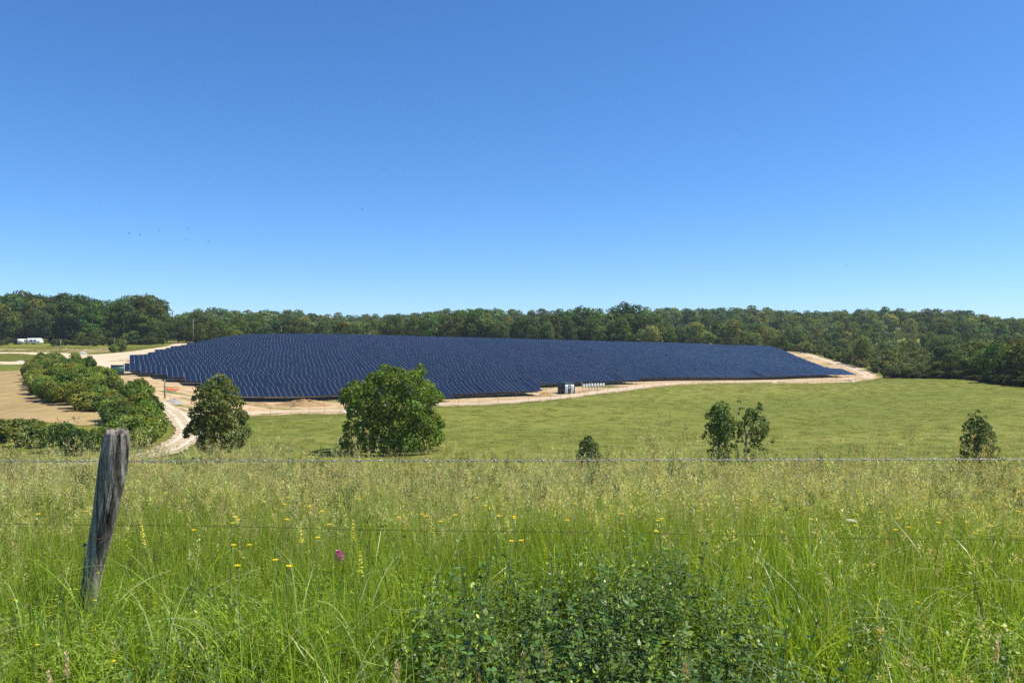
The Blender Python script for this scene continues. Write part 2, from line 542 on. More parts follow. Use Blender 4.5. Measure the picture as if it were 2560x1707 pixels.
PLOUGH = [on_ground(px, py, 75, 700) for px, py in ((80, 922), (30, 928), (-90, 934), (-90, 1046), (20, 1050), (110, 1056), (200, 1064), (300, 1070), (340, 1040), (230, 1000), (150, 960), (110, 935))]
sheet("ploughed_field", PLOUGH, .07, M_PLOUGH, 3.0, .4)

# ------------------------------------------------------------------ solar panel rows
SL, TILT, PW = 5.7, R(17), 1.05
DEP, RISE = SL * math.cos(TILT), SL * math.sin(TILT)
LEFT = ((139.5, 985), (145.5, 905), (151.5, 868), (157.5, 575), (163.5, 530), (169.5, 493), (175.5, 454), (181.5, 419), (187.5, 381), (193.5, 343), (199.5, 307),
        (205.5, 331), (211.5, 325), (231.5, 323), (237.5, 387), (249.5, 387), (255.5, 424), (261.5, 424), (267.5, 461), (273.5, 461), (279.5, 494), (291.5, 525), (303.5, 545), (327.5, 600), (346, 640))
RIGHT = ((139.5, 1128), (145.5, 1361), (151.5, 1364), (157.5, 1604), (163.5, 2142), (169.5, 2122), (175.5, 2099), (187.5, 2072), (199.5, 2053), (222, 2012), (245, 1980), (257, 1962), (300, 1890), (346, 1700))
ORD = ("first", "second", "third", "fourth", "fifth", "sixth", "seventh", "eighth", "ninth", "tenth", "eleventh", "twelfth", "thirteenth", "fourteenth",
       "fifteenth", "sixteenth", "seventeenth", "eighteenth", "nineteenth", "twentieth", "twenty-first", "twenty-second", "twenty-third", "twenty-fourth",
       "twenty-fifth", "twenty-sixth", "twenty-seventh", "twenty-eighth", "twenty-ninth", "thirtieth", "thirty-first", "thirty-second", "thirty-third", "thirty-fourth", "thirty-fifth")
ROWLAB = {0: "short dark blue solar panel row nearest the camera, low behind the round oak",
          1: "lower of two solar panel rows that stop just left of the dark green cabin",
          2: "upper of two solar panel rows that stop just left of the dark green cabin",
          3: "solar panel row passing right behind the dark green transformer cabin and white cabinets"}
rrow = np.random.default_rng(21)
shift = 0.0
k = 0
c = 139.5
while c < 346:
    a = row_pt(np.interp(c, *zip(*LEFT)), c) @ U
    b = row_pt(np.interp(c, *zip(*RIGHT)), c) @ U
    if 200 < c < 234 and False:
        pass
    ncol = int((b - a) / PW)
    if k % 4 == 0 or rrow.random() < .2:
        shift = rrow.uniform(0, PW)
    a = math.ceil((a - shift) / PW) * PW + shift
    e = a + PW * np.arange(ncol + 1)
    lo = NV[None] * c + U[None] * e[:, None]
    hi = lo + NV[None] * DEP
    zl = (ground(lo[:, 0], lo[:, 1]) + ground(hi[:, 0], hi[:, 1])) / 2 + .86
    org = np.array((*(NV * c + U * (a + b) / 2), 0.0)); org[2] = g1(org[0], org[1])
    V, F, MI, V2, F2 = [], [], [], [], []
    jit = rrow.normal(0, .05, ncol // 12 + 2)
    up = np.array((-NV[0] * math.sin(TILT), -NV[1] * math.sin(TILT), math.cos(TILT)))
    for i in range(ncol):
        dz = jit[i // 12] + rrow.normal(0, .008)
        l0 = np.array((*lo[i], zl[i] + dz)); l1 = np.array((*lo[i + 1], zl[i + 1] + dz))
        r3 = np.array((*(NV * DEP), RISE))
        h0, h1 = l0 + r3, l1 + r3
        n0 = len(V)
        V += [l0, l1, h1, h0, l0 - up * .05, l1 - up * .05, h1 - up * .05, h0 - up * .05]
        F += [(n0, n0 + 1, n0 + 2, n0 + 3), (n0 + 7, n0 + 6, n0 + 5, n0 + 4), (n0 + 2, n0 + 6, n0 + 7, n0 + 3)]
        MI += [0, 1, 1]
        if i == 0:
            F.append((n0, n0 + 3, n0 + 7, n0 + 4)); MI.append(1)
        if i == ncol - 1:
            F.append((n0 + 1, n0 + 5, n0 + 6, n0 + 2)); MI.append(1)
        u3 = np.array((*U, 0.0)); q = len(V2)
        A, B = l0 - u3 * .024 + up * .006, l0 + u3 * .024 + up * .006
        V2 += [A, B, B + r3, A + r3]
        F2.append((q, q + 1, q + 2, q + 3))
        q = len(V2)                                            # aluminium lip along the low edge
        o1, o2 = l0 - np.array((*(NV * .012), 0)), l1 - np.array((*(NV * .012), 0))
        V2 += [o1 + up * .01, o2 + up * .01, o2 - up * .07, o1 - up * .07]
        F2.append((q, q + 3, q + 2, q + 1))
    lab = ROWLAB.get(k, "%s dark blue solar panel row up the slope, counted from the lowest row" % ORD[k])
    t = thing("solar_panel_row", org, lab, "solar panels", "rows of solar panels on the hillside")
    link("panel_face", new_mesh("panel_face", np.array(V) - org, F, [M_PANEL, M_UNDER], MI), t)
    link("frame", new_mesh("frame", np.array(V2) - org, F2, M_ALU), t)
    if k < 13:
        for i in range(2, ncol, 4):
            m = MB()
            p0 = np.array((*(lo[i] + NV * .5), 0)); p1 = np.array((*(lo[i] + NV * 3.7), 0))
            za = zl[i] + .5 * math.tan(TILT) - .06; zb = zl[i] + 3.7 * math.tan(TILT) - .06
            m.tube([(p0[0], p0[1], g1(*p0[:2]) - .1), (p0[0], p0[1], za)], .045, 5)
            m.tube([(p1[0], p1[1], g1(*p1[:2]) - .1), (p1[0], p1[1], zb)], .045, 5)
            m.tube([(p0[0], p0[1], g1(*p0[:2]) + .15), (p1[0], p1[1], zb - .3)], .03, 5)
            m.v = [tuple(np.array(q) - org) for q in m.v]
            m.build("support_leg", M_STEELDK, t)
    else:
        m = MB()
        for i in range(2, ncol, 8):
            p1 = lo[i] + NV * 2.0
            m.tube([(p1[0], p1[1], g1(*p1) - .1), (p1[0], p1[1], zl[i] + 2.0 * math.tan(TILT) - .06)], .06, 4)
        m.v = [tuple(np.array(q) - org) for q in m.v]
        m.build("support_frame", M_STEELDK, t)
    c += 6.0
    k += 1

# ------------------------------------------------------------------ buildings and equipment round the panels
def louvre(m, x0, x1, y, z0, z1, n, mt):
    for q in range(n):
        z = z0 + (z1 - z0) * (q + .5) / n
        m.add([(x0, y, z - .5 * (z1 - z0) / n), (x1, y, z - .5 * (z1 - z0) / n), (x1, y - .03, z + .3 * (z1 - z0) / n), (x0, y - .03, z + .3 * (z1 - z0) / n)], [(0, 1, 2, 3)], mt)
def cabin():
    x, y = on_ground(1411, 986, 120)
    W_, L_, H_ = 2.55, 3.0, 2.3
    t = thing("transformer_cabin", (x, y, g1(x, y)), "dark green transformer cabin with two white louvred doors beside the white cabinets", "cabin", rz=TH)
    MB().box((W_ / 2, L_ / 2, H_ / 2), (W_, L_, H_), bevel=.04).build("wall", M_DKGREEN, t)
    MB().box((W_ / 2, L_ / 2, -.05), (W_ + .1, L_ + .1, .30)).build("plinth", M_CONCRETE, t)
    MB().box((W_ / 2, L_ / 2, H_ + .06), (W_ + .12, L_ + .12, .07), bevel=.02).build("roof", M_GREEN, t)
    for x0, x1 in ((.16, .82), (1.50, 2.24)):
        m = MB().box(((x0 + x1) / 2, -.025, 1.15), (x1 - x0, .05, 1.75))
        louvre(m, x0 + .06, x1 - .06, -.055, .4, 1.9, 12, 0)
        d = m.build("door", M_WHITE, t)
        MB().box((x0 + .05 if x0 > 1 else x1 - .05, -.09, 1.1), (.04, .05, .16)).build("handle", M_STEELDK, d)
    for z0, z1 in ((.85, 1.35), (1.5, 2.1)):
        m = MB().box((-.02, L_ / 2 + .1, (z0 + z1) / 2), (.04, 1.8, z1 - z0))
        for q in range(6):
            zz = z0 + (z1 - z0) * (q + .5) / 6
            m.box((-.05, L_ / 2 + .1, zz), (.03, 1.7, .03))
        m.build("vent", M_GREYVENT, t)
    MB().box((1.16, -.03, 1.35), (.22, .02, .28)).build("notice_plate", M_WHITE, t)
    MB().box((1.2, -.5, .05), (.8, .8, .25)).build("doorstep", M_CONCRETE, t)
cabin()
def kiosk():
    x, y = on_ground(277, 940, 120)
    t = thing("substation_kiosk", (x, y, g1(x, y)), "plain green metal kiosk with pale roof edge at the left end of the panels", "kiosk", rz=TH)
    MB().box((1.33, 1.25, 1.2), (2.66, 2.5, 2.5), bevel=.04).build("wall", M_GREEN, t)
    MB().box((1.33, 1.25, 2.5), (2.86, 2.7, .10), bevel=.05).build("roof", M_CREAM, t)
    MB().box((1.33, 1.25, -.12), (2.8, 2.65, .2)).build("plinth", M_CONCRETE, t)
kiosk()
first = None
EIGHT = ("leftmost white inverter cabinet, nearest the dark green cabin", "second white inverter cabinet from the dark green cabin", "third white inverter cabinet from the dark green cabin",
         "fourth white inverter cabinet from the dark green cabin", "fifth white inverter cabinet from the dark green cabin", "sixth white inverter cabinet from the dark green cabin",
         "seventh white inverter cabinet from the dark green cabin", "rightmost white inverter cabinet, farthest from the dark green cabin")
for i in range(8):
    px = 1459 + 7.05 * i
    x, y = on_ground(px, 978.5 - .35 * i, 120)
    if first is None:
        first = thing("inverter_cabinet", (0, 0, 0), EIGHT[0], "cabinet", "white cabinets in a row beside the green cabin", rz=TH + .3)
        MB().box((0, 0, 1.28), (.43, .26, .72), bevel=.02).build("casing", M_WHITE, first)
        MB().box((0, -.005, 1.66), (.50, .34, .04)).build("rain_hood", M_GALV, first)
        for s in (-.15, .15):
            MB().tube([(s, 0.05, -.2), (s, 0.05, .95)], .028, 5).build("leg", M_STEELDK, first)
        q = first
    else:
        q = copy_tree(first)
        q["label"] = EIGHT[i]
    q.location = (x, y, g1(x, y))
def pole(px, py, hpx, name, label, cat, m, r=.09, d0=60, tiltx=0.0, arm=False, D=None, group=None):
    if D is None:
        x, y = on_ground(px, py, d0, 900)
    else:
        x, y = (px - 1280) / FPX * D, D
    h = hpx / FPX * y
    t = thing(name, (x, y, g1(x, y)), label, cat, group)
    MB().tube([(0, 0, -.4), (tiltx * .5, 0, h * .5), (tiltx, 0, h)], [r * 1.15, r, r * .8], 8).build("shaft", m, t, smooth=True)
    if arm:
        MB().box((tiltx, 0, h - .35), (1.2, .1, .1)).build("crossarm", M_POLE, t)
        for s in (-.5, .5):
            MB().tube([(tiltx + s, 0, h - .30), (tiltx + s, 0, h - .05)], [.04, .05], 6).build("insulator", M_WHITE, t)
    return t
pole(303.5, 856, 43, "utility_pole", "pale concrete pole standing in front of the left wood", "pole", M_CONCRETE, .17, 200)
pole(286, 871, 28, "utility_pole", "thin grey pole beside the small bush at the earth yard", "pole", M_POLE, .09, 200)
pole(148.5, 889, 40, "utility_pole", "dark leaning wooden pole on the earth yard left of the thicket", "pole", M_POLE, .13, 100, .55)
pole(412, 996, 47, "wooden_post", "brown wooden post beside the grey gravel heap", "post", M_POLE, .12, 90)
pole(95, 1090, 46, "wooden_post", "pale thin post at the foot of the thicket above the meadow grass", "post", M_BARKPALE, .07, 60, .06)
pole(483, 845, 62, "utility_pole", "tall thin power pole at the back left corner of the panels", "pole", M_POLE, .15, 100, 0, True, 345)
pole(704, 838, 44, "utility_pole", "pale power pole in the trees behind the panels", "pole", M_CONCRETE, .15, 100, 0, True, 380)
pole(924, 840, 24, "utility_pole", "short pale pole at the top edge of the panels", "pole", M_CONCRETE, .12, 100, 0, False, 352)
for px, py, hp, lb in ((1454.5, 978, 23, "thin steel mast beside the leftmost white cabinet"), (1477.5, 976, 21, "thin steel mast rising behind the white cabinets")):
    pole(px, py, hp, "steel_mast", lb, "mast", M_GALV, .035, 120)

def caravan():
    x, y = on_ground(83, 861, 250, 900)
    t = thing("caravan", (x, y, g1(x, y)), "white caravan with a sloping front and two dark windows beside the wood", "caravan", rz=R(-6))
    L2 = 3.3
    prof = [(-L2, .45), (-L2 - .05, 1.2), (-L2 + .15, 2.55), (-L2 + .5, 2.75), (L2 - 1.15, 2.75), (L2 - .75, 2.6), (L2, 1.1), (L2 - .05, .45)]
    MB().prism(prof, 0, 2.2).build("body", M_WHITE, t)
    MB().prism([(a * 1.002, b) for a, b in prof[:2]] + [(-L2 - .02, 1.35), (L2 - .12, 1.35), (L2 + .01, 1.1)] + [(L2 + .0, .95), (-L2, .95)], -.012, -.004).build("trim_stripe", M_GREYVENT, t) if False else None
    for x0, x1 in ((-1.35, -.35), (.3, 1.25)):
        wdw = MB().box(((x0 + x1) / 2, -.015, 1.75), (x1 - x0, .03, .62), bevel=.0).build("window", M_DARKGLASS, t)
        m = MB()
        for zz in (1.42, 2.08):
            m.box(((x0 + x1) / 2, -.035, zz), (x1 - x0 + .1, .03, .05))
        m.build("window_frame", M_GREYVENT, wdw)
    d = MB().box((-2.3, -.02, 1.4), (.7, .03, 1.7)).build("door", M_CREAM, t)
    MB().box((-2.05, -.05, 1.35), (.06, .04, .12)).build("handle", M_STEELDK, d)
    for s in (-.45, .45):
        wl = MB().tube([(s, -.02, .33), (s, .22, .33)], .33, 14).build("wheel", M_RUBBER, t)
        MB().tube([(s, -.04, .33), (s, .0, .33)], .17, 10).build("rim", M_GALV, wl)
    MB().tube([(L2, 1.1, .5), (L2 + 1.2, 1.1, .48)], .05, 6).build("drawbar", M_STEELDK, t)
caravan()
def panel_van():
    x, y = on_ground(57, 861, 250, 900)
    t = thing("parked_van", (x, y, g1(x, y)), "small cream van parked left of the white caravan", "van", rz=R(25))
    prof = [(-2.1, .4), (-2.15, 1.2), (-2.05, 2.25), (-1.9, 2.4), (.7, 2.4), (.95, 2.3), (1.5, 1.35), (2.2, 1.1), (2.3, .45)]
    MB().prism(prof, 0, 1.8).build("body", M_CREAM, t)
    MB().prism([(.45, 1.4), (.45, 2.1), (.85, 2.1), (1.3, 1.4)], -.02, .02).build("window", M_DARKGLASS, t)
    MB().add([(1.02, .12, 2.22), (1.02, 1.68, 2.22), (1.5, 1.68, 1.42), (1.5, .12, 1.42)], [(0, 1, 2, 3)]).build("windscreen", M_DARKGLASS, t)
    for s in (-1.3, 1.4):
        MB().tube([(s, -.03, .33), (s, .2, .33)], .33, 12).build("wheel", M_RUBBER, t)
panel_van()
def tarp_shelter():
    x, y = on_ground(42, 861, 250, 900)
    t = thing("garden_shed", (x, y, g1(x, y)), "low grey shed with a dark front left of the cream van", "shed", rz=R(12))
    MB().box((0, 1, 1.0), (2.7, 2.0, 2.0)).build("wall", M_GREYVENT, t)
    MB().prism([(-1.6, 1.95), (-1.6, 2.05), (1.6, 2.5), (1.6, 2.38)], -.2, 2.2).build("roof", M_CONCRETE, t)
    MB().box((.3, -.02, .9), (1.5, .05, 1.6)).build("door", M_DARKGLASS, t)
tarp_shelter()

def rock_mesh(name, r, seed, mt, flat=.6, k=3):
    import bmesh
    bm = bmesh.new()
    bmesh.ops.create_icosphere(bm, subdivisions=k, radius=1)
    rg = np.random.default_rng(seed)
    ph = rg.uniform(0, 6, (5, 3)); fr = rg.uniform(1.2, 4.5, (5, 3))
    for v in bm.verts:
        q = v.co.copy()
        d = 1 + sum(.10 * math.sin(fr[i][0] * q.x + ph[i][0]) * math.sin(fr[i][1] * q.y + ph[i][1]) * 1.6 + .05 * math.sin(fr[i][2] * 2 * q.z + ph[i][2]) for i in range(5))
        v.co = Vector((q.x * d * r, q.y * d * r, max(q.z * d * flat * r, -.25 * r)))
    me = bpy.data.meshes.new(name)
    bm.to_mesh(me); bm.free()
    me.materials.append(mt)
    return me
RM = [rock_mesh("boulder", 1, s, M_STONE, .65, 2) for s in (1, 2, 3)]
for i, (px, py, wpx, lb) in enumerate(((1934, 957.5, 11, "white limestone boulder at the track edge below the right half of the panels"), (2131, 955, 11, "white limestone boulder at the track edge near the right tip of the panels"),
    (1390, 988, 7, "small pale stone at the left foot of the dark green cabin"), (1541, 980, 8, "pale stone on the track bank right of the white cabinets"), (1665, 963, 8, "pale stone on the bend of the track bank"),
    (860, 1032, 16, "pale flat stone slab on the track left of the round oak"), (1062, 1016, 8, "pale stone at the track just right of the round oak"), (280, 944, 9, "pale rock at the foot of the green kiosk"),
    (300, 946, 7, "small pale rock below the green kiosk, right of another"), (308, 856.5, 10, "round white boulder at the edge of the left wood"), (165, 872, 5, "small pale rock on the rough clay of the yard"), (181, 872, 4, "smallest pale rock on the rough clay of the yard"))):
    x, y = on_ground(px, py, 90, 900)
    s = wpx / FPX * y / 2
    tag(link("boulder", RM[i % 3], None, (x, y, g1(x, y) + .1 * s), i * 1.7, (s, s * .9, s * .8)), lb, "rock", "pale stones round the field")
def heap(name, px, py, wpx, hpx, m, label, cat, d0=90, ratio=1.0, seed=4):
    x, y = on_ground(px, py, d0, 900)
    w_, h_ = wpx / FPX * y / 2, hpx / FPX * y
    rg = np.random.default_rng(seed)
    n, kk = 40, 12
    ph = rg.uniform(0, 6, 8)
    V = [(0, 0, h_)]; F = []
    for j in range(1, kk + 1):
        f = j / kk
        for i in range(n):
            a = 2 * math.pi * i / n
            rr = f * (1 + .12 * math.sin(3 * a + ph[0]) + .07 * math.sin(7 * a + ph[1]))
            xx, yy = w_ * rr * math.cos(a), w_ * ratio * rr * math.sin(a)
            hh = h_ * max(0, 1 - f ** 1.3) * (1 + .18 * math.sin(5 * a + ph[2] + 3 * f) + .1 * math.sin(11 * a + ph[3]) ) + rg.normal(0, .03 * h_)
            V.append((xx, yy, hh + g1(x + xx, y + yy) - g1(x, y) - (.25 if j == kk else 0)))
    for i in range(n):
        F.append((0, 1 + i, 1 + (i + 1) % n))
    for j in range(kk - 1):
        for i in range(n):
            F.append((1 + j * n + i, 1 + (j + 1) * n + i, 1 + (j + 1) * n + (i + 1) % n, 1 + j * n + (i + 1) % n))
    o = link(name, new_mesh(name, np.array(V), F, m, smooth=True), None, (x, y, g1(x, y)))
    return tag(o, label, cat)
heap("gravel_heap", 437, 1008, 46, 11, M_HEAP, "grey gravel heap beside the road left of the dark maple", "gravel heap", 90, 1.0, 4)
heap("earth_mound", 765, 1015, 150, 15, M_MOUND, "long reddish earth mound below the panels left of the round oak", "mound", 90, .28, 5)
heap("earth_mound", 655, 1016, 90, 9, M_MOUND, "low earth mound with weeds right of the dark maple", "mound", 90, .35, 9)
heap("earth_mound", 1365, 988, 40, 8, M_MOUND, "small mound of clay left of the dark green cabin", "mound", 90, .6, 6)
heap("earth_mound", 1450, 983, 50, 5, M_MOUND, "low stony clay heap between the dark green cabin and white cabinets", "mound", 90, .4, 8)
heap("slab_pile", 206, 885, 30, 6, M_CONCRETE, "grey pile of slabs lying on the pale earth yard", "slab pile", 90, .4, 7)
heap("slab_pile", 50, 904, 26, 3, M_CONCRETE, "flat grey pile of slabs on the access track left of the thicket", "slab pile", 90, .5, 3)
def netting():
    x, y = on_ground(429, 978, 100)
    rg = np.random.default_rng(2)
    n, kk = 22, 8
    V, F = [], []
    for j in range(kk):
        for i in range(n):
            xx = -1.15 + 2.3 * i / (n - 1)
            yy = -.5 + 1.0 * j / (kk - 1)
            V.append((xx, yy + rg.normal(0, .05), g1(x + xx, y + yy) - g1(x, y) + .12 + .45 * abs(math.sin(2.1 * xx + j * .5)) * math.exp(-yy * yy * 3) + rg.uniform(0, .14)))
    for j in range(kk - 1):
        for i in range(n - 1):
            F.append((j * n + i, j * n + i + 1, (j + 1) * n + i + 1, (j + 1) * n + i))
    o = link("safety_netting", new_mesh("safety_netting", np.array(V), F, M_ORANGE), None, (x, y, g1(x, y)))
    o.modifiers.new("thickness", 'SOLIDIFY').thickness = .03
    tag(o, "crumpled orange safety netting on the ground under the left panel rows", "netting")
netting()

def site_fence():
    p = np.array([tuple(q) for q in front_edge[1:]] + [tip[0]])
    cen = np.array((40., 230.))
    seg = np.hypot(*np.diff(p, axis=0).T); tt = np.r_[0, np.cumsum(seg)]
    s = np.arange(0, tt[-1], 3.6)
    q = np.c_[np.interp(s, tt, p[:, 0]), np.interp(s, tt, p[:, 1])]
    q += (cen - q) / np.hypot(*(cen - q).T)[:, None] * 1.2
    z = ground(q[:, 0], q[:, 1])
    org = np.array((*q[0], z[0]))
    t = thing("site_fence", org, "thin grey wire mesh fence running along the track below the panels", "fence")
    pm = MB().tube([(0, 0, -.3), (0, 0, 1.7)], .022, 5).mesh("fence_post", M_STEELDK)
    for i in range(len(q)):
        link("post", pm, t, np.array((*q[i], z[i])) - org)
    m = MB()
    for h in (.3, .85, 1.3, 1.65):
        m.tube([np.array((*q[i], z[i] + h)) - org for i in range(len(q))], .003, 3, cap=False)
    m.build("wire_mesh", M_STEELDK, t)
site_fence()

# ------------------------------------------------------------------ foliage
def leaf_cloud(lobes, n, size, rng, stray=.08, elong=1.4, tvar=.16, up=.25, core=None):
    """leaf-sized faces through a set of lobes (x,y,z,r,squash); returns verts, quads, tints"""
    L = np.array(lobes)
    core = L[:, :3].mean(0) if core is None else np.array(core)
    wgt = L[:, 3] ** 2
    k = rng.choice(len(L), n, p=wgt / wgt.sum())
    d = rng.normal(size=(n, 3))
    d /= np.linalg.norm(d, axis=1)[:, None]
    out = L[k, :3] - core
    out /= np.linalg.norm(out, axis=1)[:, None] + 1e-6
    d = d + out * .45 + np.array((0, 0, up))
    d /= np.linalg.norm(d, axis=1)[:, None]
    # twigs: leaves gather round a number of sub-clumps on each lobe
    rad = L[k, 3] * (rng.uniform(.45, 1.0, n) ** .5)
    st = rng.random(n) < stray
    rad[st] *= rng.uniform(1.05, 1.32, st.sum())
    sub = np.sin(d[:, 0] * 7.3 + k * 1.7) * np.sin(d[:, 1] * 6.1 + k * 2.9) * np.sin(d[:, 2] * 8.2 + k)
    rad *= 1 + .22 * sub
    c = L[k, :3] + d * rad[:, None] * np.c_[np.ones(n), np.ones(n), L[k, 4] if L.shape[1] > 4 else np.full(n, .8)]
    nrm = d * .75 + rng.normal(size=(n, 3)) * .55 + np.array((0, 0, .2))
    nrm /= np.linalg.norm(nrm, axis=1)[:, None]
    a = np.cross(nrm, rng.normal(size=(n, 3)))
    a /= np.linalg.norm(a, axis=1)[:, None] + 1e-6
    b = np.cross(nrm, a)
    s = size * rng.uniform(.6, 1.35, n)[:, None]
    fold = nrm * s * .22
    V = np.stack([c - a * s * elong * .5, c - b * s * .42 + fold, c + a * s * elong * .5, c + b * s * .42 + fold], 1).reshape(-1, 3)
    F = np.arange(n * 4).reshape(n, 4)
    lt = rng.normal(1, .10, len(L))[k]
    t = lt * rng.normal(1, tvar, n)
    warm = rng.normal(0, .10, n) + rng.normal(0, .08, len(L))[k]
    T = np.clip(np.c_[t * (1 + warm), t, t * (1 - warm)], .3, 1.9)
    return V, F, np.repeat(T, 4, axis=0)
def round_lobes(rng, H, Rr, base, n=14, taper=.0):
    out = []
    cz = base + (H - base) * .5; hz = (H - base) * .5
    for i in range(n):
        d = rng.normal(size=3); d /= np.linalg.norm(d)
        f = rng.uniform(.45, .75)
        r = Rr * rng.uniform(.30, .46)
        z = cz + d[2] * hz * f
        k = 1 - taper * max(0, (z - base) / (H - base))
        out.append((d[0] * Rr * f * k, d[1] * Rr * f * k, z, r * (k * .5 + .5), .85))
    out.append((0, 0, H - Rr * .50, Rr * .55, .85))
    return out
def limbs(m, lobes, H, base, r0, rng, nb=6, n=7):
    top = (rng.normal(0, .03) * H, rng.normal(0, .03) * H, H * .72)
    m.tube([(0, 0, -.5), (0, 0, base * .5), (top[0] * .4, top[1] * .4, H * .38), top], [r0 * 1.35, r0, r0 * .7, r0 * .18], n)
    pick = rng.permutation(len(lobes))[:nb]
    for i in pick:
        L = lobes[i]
        z0 = max(base * .6, min(L[2] * .55, H * .5))
        s = (top[0] * .4 * z0 / (H * .38), top[1] * .4 * z0 / (H * .38), z0)
        mid = ((s[0] + L[0]) * .5, (s[1] + L[1]) * .5, s[2] * .45 + L[2] * .55 + .03 * H)
        m.tube([s, mid, L[:3]], [r0 * .48, r0 * .3, r0 * .08], 5)
# crowns shared by the woodland trees
def crown_proto(seed, H, Rr, base, n, size, nl=14, taper=.0):
    rng = np.random.default_rng(seed)
    lob = round_lobes(rng, H, Rr, base, nl, taper)
    V, F, T = leaf_cloud(lob, n, size, rng, .03, 1.25)
    me = new_mesh("crown", V, F, M_LEAF, tint=T)
    m = MB(); limbs(m, lob, H, base, .022 * H, rng, 5, 6)
    return me, m.mesh("trunk", M_BARK, True), H, (V, F, T)
PROTO = [crown_proto(100 + i, H, Rr, b, n, sz, nl, tp) for i, (H, Rr, b, n, sz, nl, tp) in enumerate((
    (16, 5.8, .6, 2300, .62, 20, .1), (17, 5.4, .8, 2300, .60, 20, .2), (15, 6.6, .3, 2500, .62, 24, .1), (18, 5.6, .6, 2400, .60, 22, .3),
    (14, 5.9, .2, 2200, .60, 20, .25), (16, 4.8, .3, 2000, .58, 17, .45), (13, 5.8, .2, 2100, .58, 19, .15), (17, 6.6, .5, 2600, .62, 26, .15)))]
SHRUB = [crown_proto(200 + i, H, Rr, .15, n, .26, nl, tp) for i, (H, Rr, n, nl, tp) in enumerate((
    (3.6, 2.3, 2300, 12, .15), (3.0, 2.5, 2300, 12, .1), (4.2, 2.2, 2300, 13, .3), (2.6, 2.2, 1900, 11, .1)))]
FRONTCOL = ((.074, .128, .030), (.092, .150, .034), (.062, .110, .032), (.112, .162, .036), (.086, .124, .034), (.056, .100, .034))
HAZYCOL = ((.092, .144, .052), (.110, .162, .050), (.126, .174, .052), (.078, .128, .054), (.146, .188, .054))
def tri(rgbs, rng):
    c = np.array((1.10, 1.03, .95)) * np.array(rgbs[rng.integers(len(rgbs))]) * max(.55, rng.normal(1, .20))
    return tuple(np.clip(c * np.array((rng.normal(1, .10), 1, rng.normal(1, .08))), .01, 1))

# --- woodland: spread trees over the wooded ground
rt = np.random.default_rng(5)
cand = []          # x, y, H, zone, colour
def spread(zone, pxr, Dr, spacing, Hr, cols, cond=None, tries=6000, maxn=999):
    pts = []
    for _ in range(tries):
        D = rt.uniform(*Dr); px = rt.uniform(*pxr)
        x = (px - 1280) / FPX * D
        if cond and not cond(px, D):
            continue
        if any((x - a) ** 2 + (D - b) ** 2 < spacing ** 2 for a, b in pts):
            continue
        pts.append((x, D))
        roll = 1 + .12 * math.sin(px * .011 + 1.1) + .06 * math.sin(px * .027 + D * .02) if zone in ('mid', 'ridge', 'right') else 1
        cand.append([x, D, rt.uniform(*Hr) * roll * (1.12 if rt.random() < .06 else 1), zone, tri(cols, rt)])
        if len(pts) >= maxn:
            break
DARK = FRONTCOL
# each zone: where the wood stands and how tall it is
spread("left", (-260, 385), (362, 385), 7.0, (14, 20), DARK, maxn=52)
spread("left", (-260, 400), (385, 430), 8.0, (20, 24.5), DARK, maxn=64)
spread("left", (345, 500), (352, 410), 7.5, (10, 15), DARK, maxn=18)
spread("leftedge", (200, 430), (345, 358), 6.0, (4.5, 8), FRONTCOL[:4], maxn=10)
spread("light", (485, 600), (352, 385), 5.5, (6, 9), ((.12, .17, .028), (.10, .15, .026)), maxn=14)
spread("mid", (480, 930), (372, 430), 8.0, (8, 13), FRONTCOL + ((.075, .105, .025),), maxn=60)
spread("mid", (930, 1400), (385, 440), 8.0, (11.5, 16.5), FRONTCOL + ((.075, .105, .03),), maxn=60)
spread("bigoak", (1390, 1640), (400, 435), 9.0, (15, 19), FRONTCOL, maxn=22)
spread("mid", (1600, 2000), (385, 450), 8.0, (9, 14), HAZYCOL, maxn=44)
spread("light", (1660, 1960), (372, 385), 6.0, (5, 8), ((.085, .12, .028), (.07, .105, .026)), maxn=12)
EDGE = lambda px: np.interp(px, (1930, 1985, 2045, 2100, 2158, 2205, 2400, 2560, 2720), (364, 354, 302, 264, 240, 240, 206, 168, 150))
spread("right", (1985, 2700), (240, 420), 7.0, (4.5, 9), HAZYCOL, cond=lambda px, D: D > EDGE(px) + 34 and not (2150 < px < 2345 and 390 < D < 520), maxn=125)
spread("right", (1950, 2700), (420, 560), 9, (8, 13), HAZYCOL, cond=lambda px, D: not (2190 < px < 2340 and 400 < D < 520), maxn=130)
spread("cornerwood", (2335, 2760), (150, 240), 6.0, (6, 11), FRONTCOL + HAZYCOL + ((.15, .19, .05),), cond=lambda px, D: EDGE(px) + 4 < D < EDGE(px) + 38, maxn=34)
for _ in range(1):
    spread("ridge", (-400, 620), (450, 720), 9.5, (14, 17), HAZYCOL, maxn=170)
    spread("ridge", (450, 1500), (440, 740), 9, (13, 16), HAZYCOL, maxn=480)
    spread("ridge", (1450, 2750), (560, 760), 9, (11.5, 14.5), HAZYCOL, maxn=460)
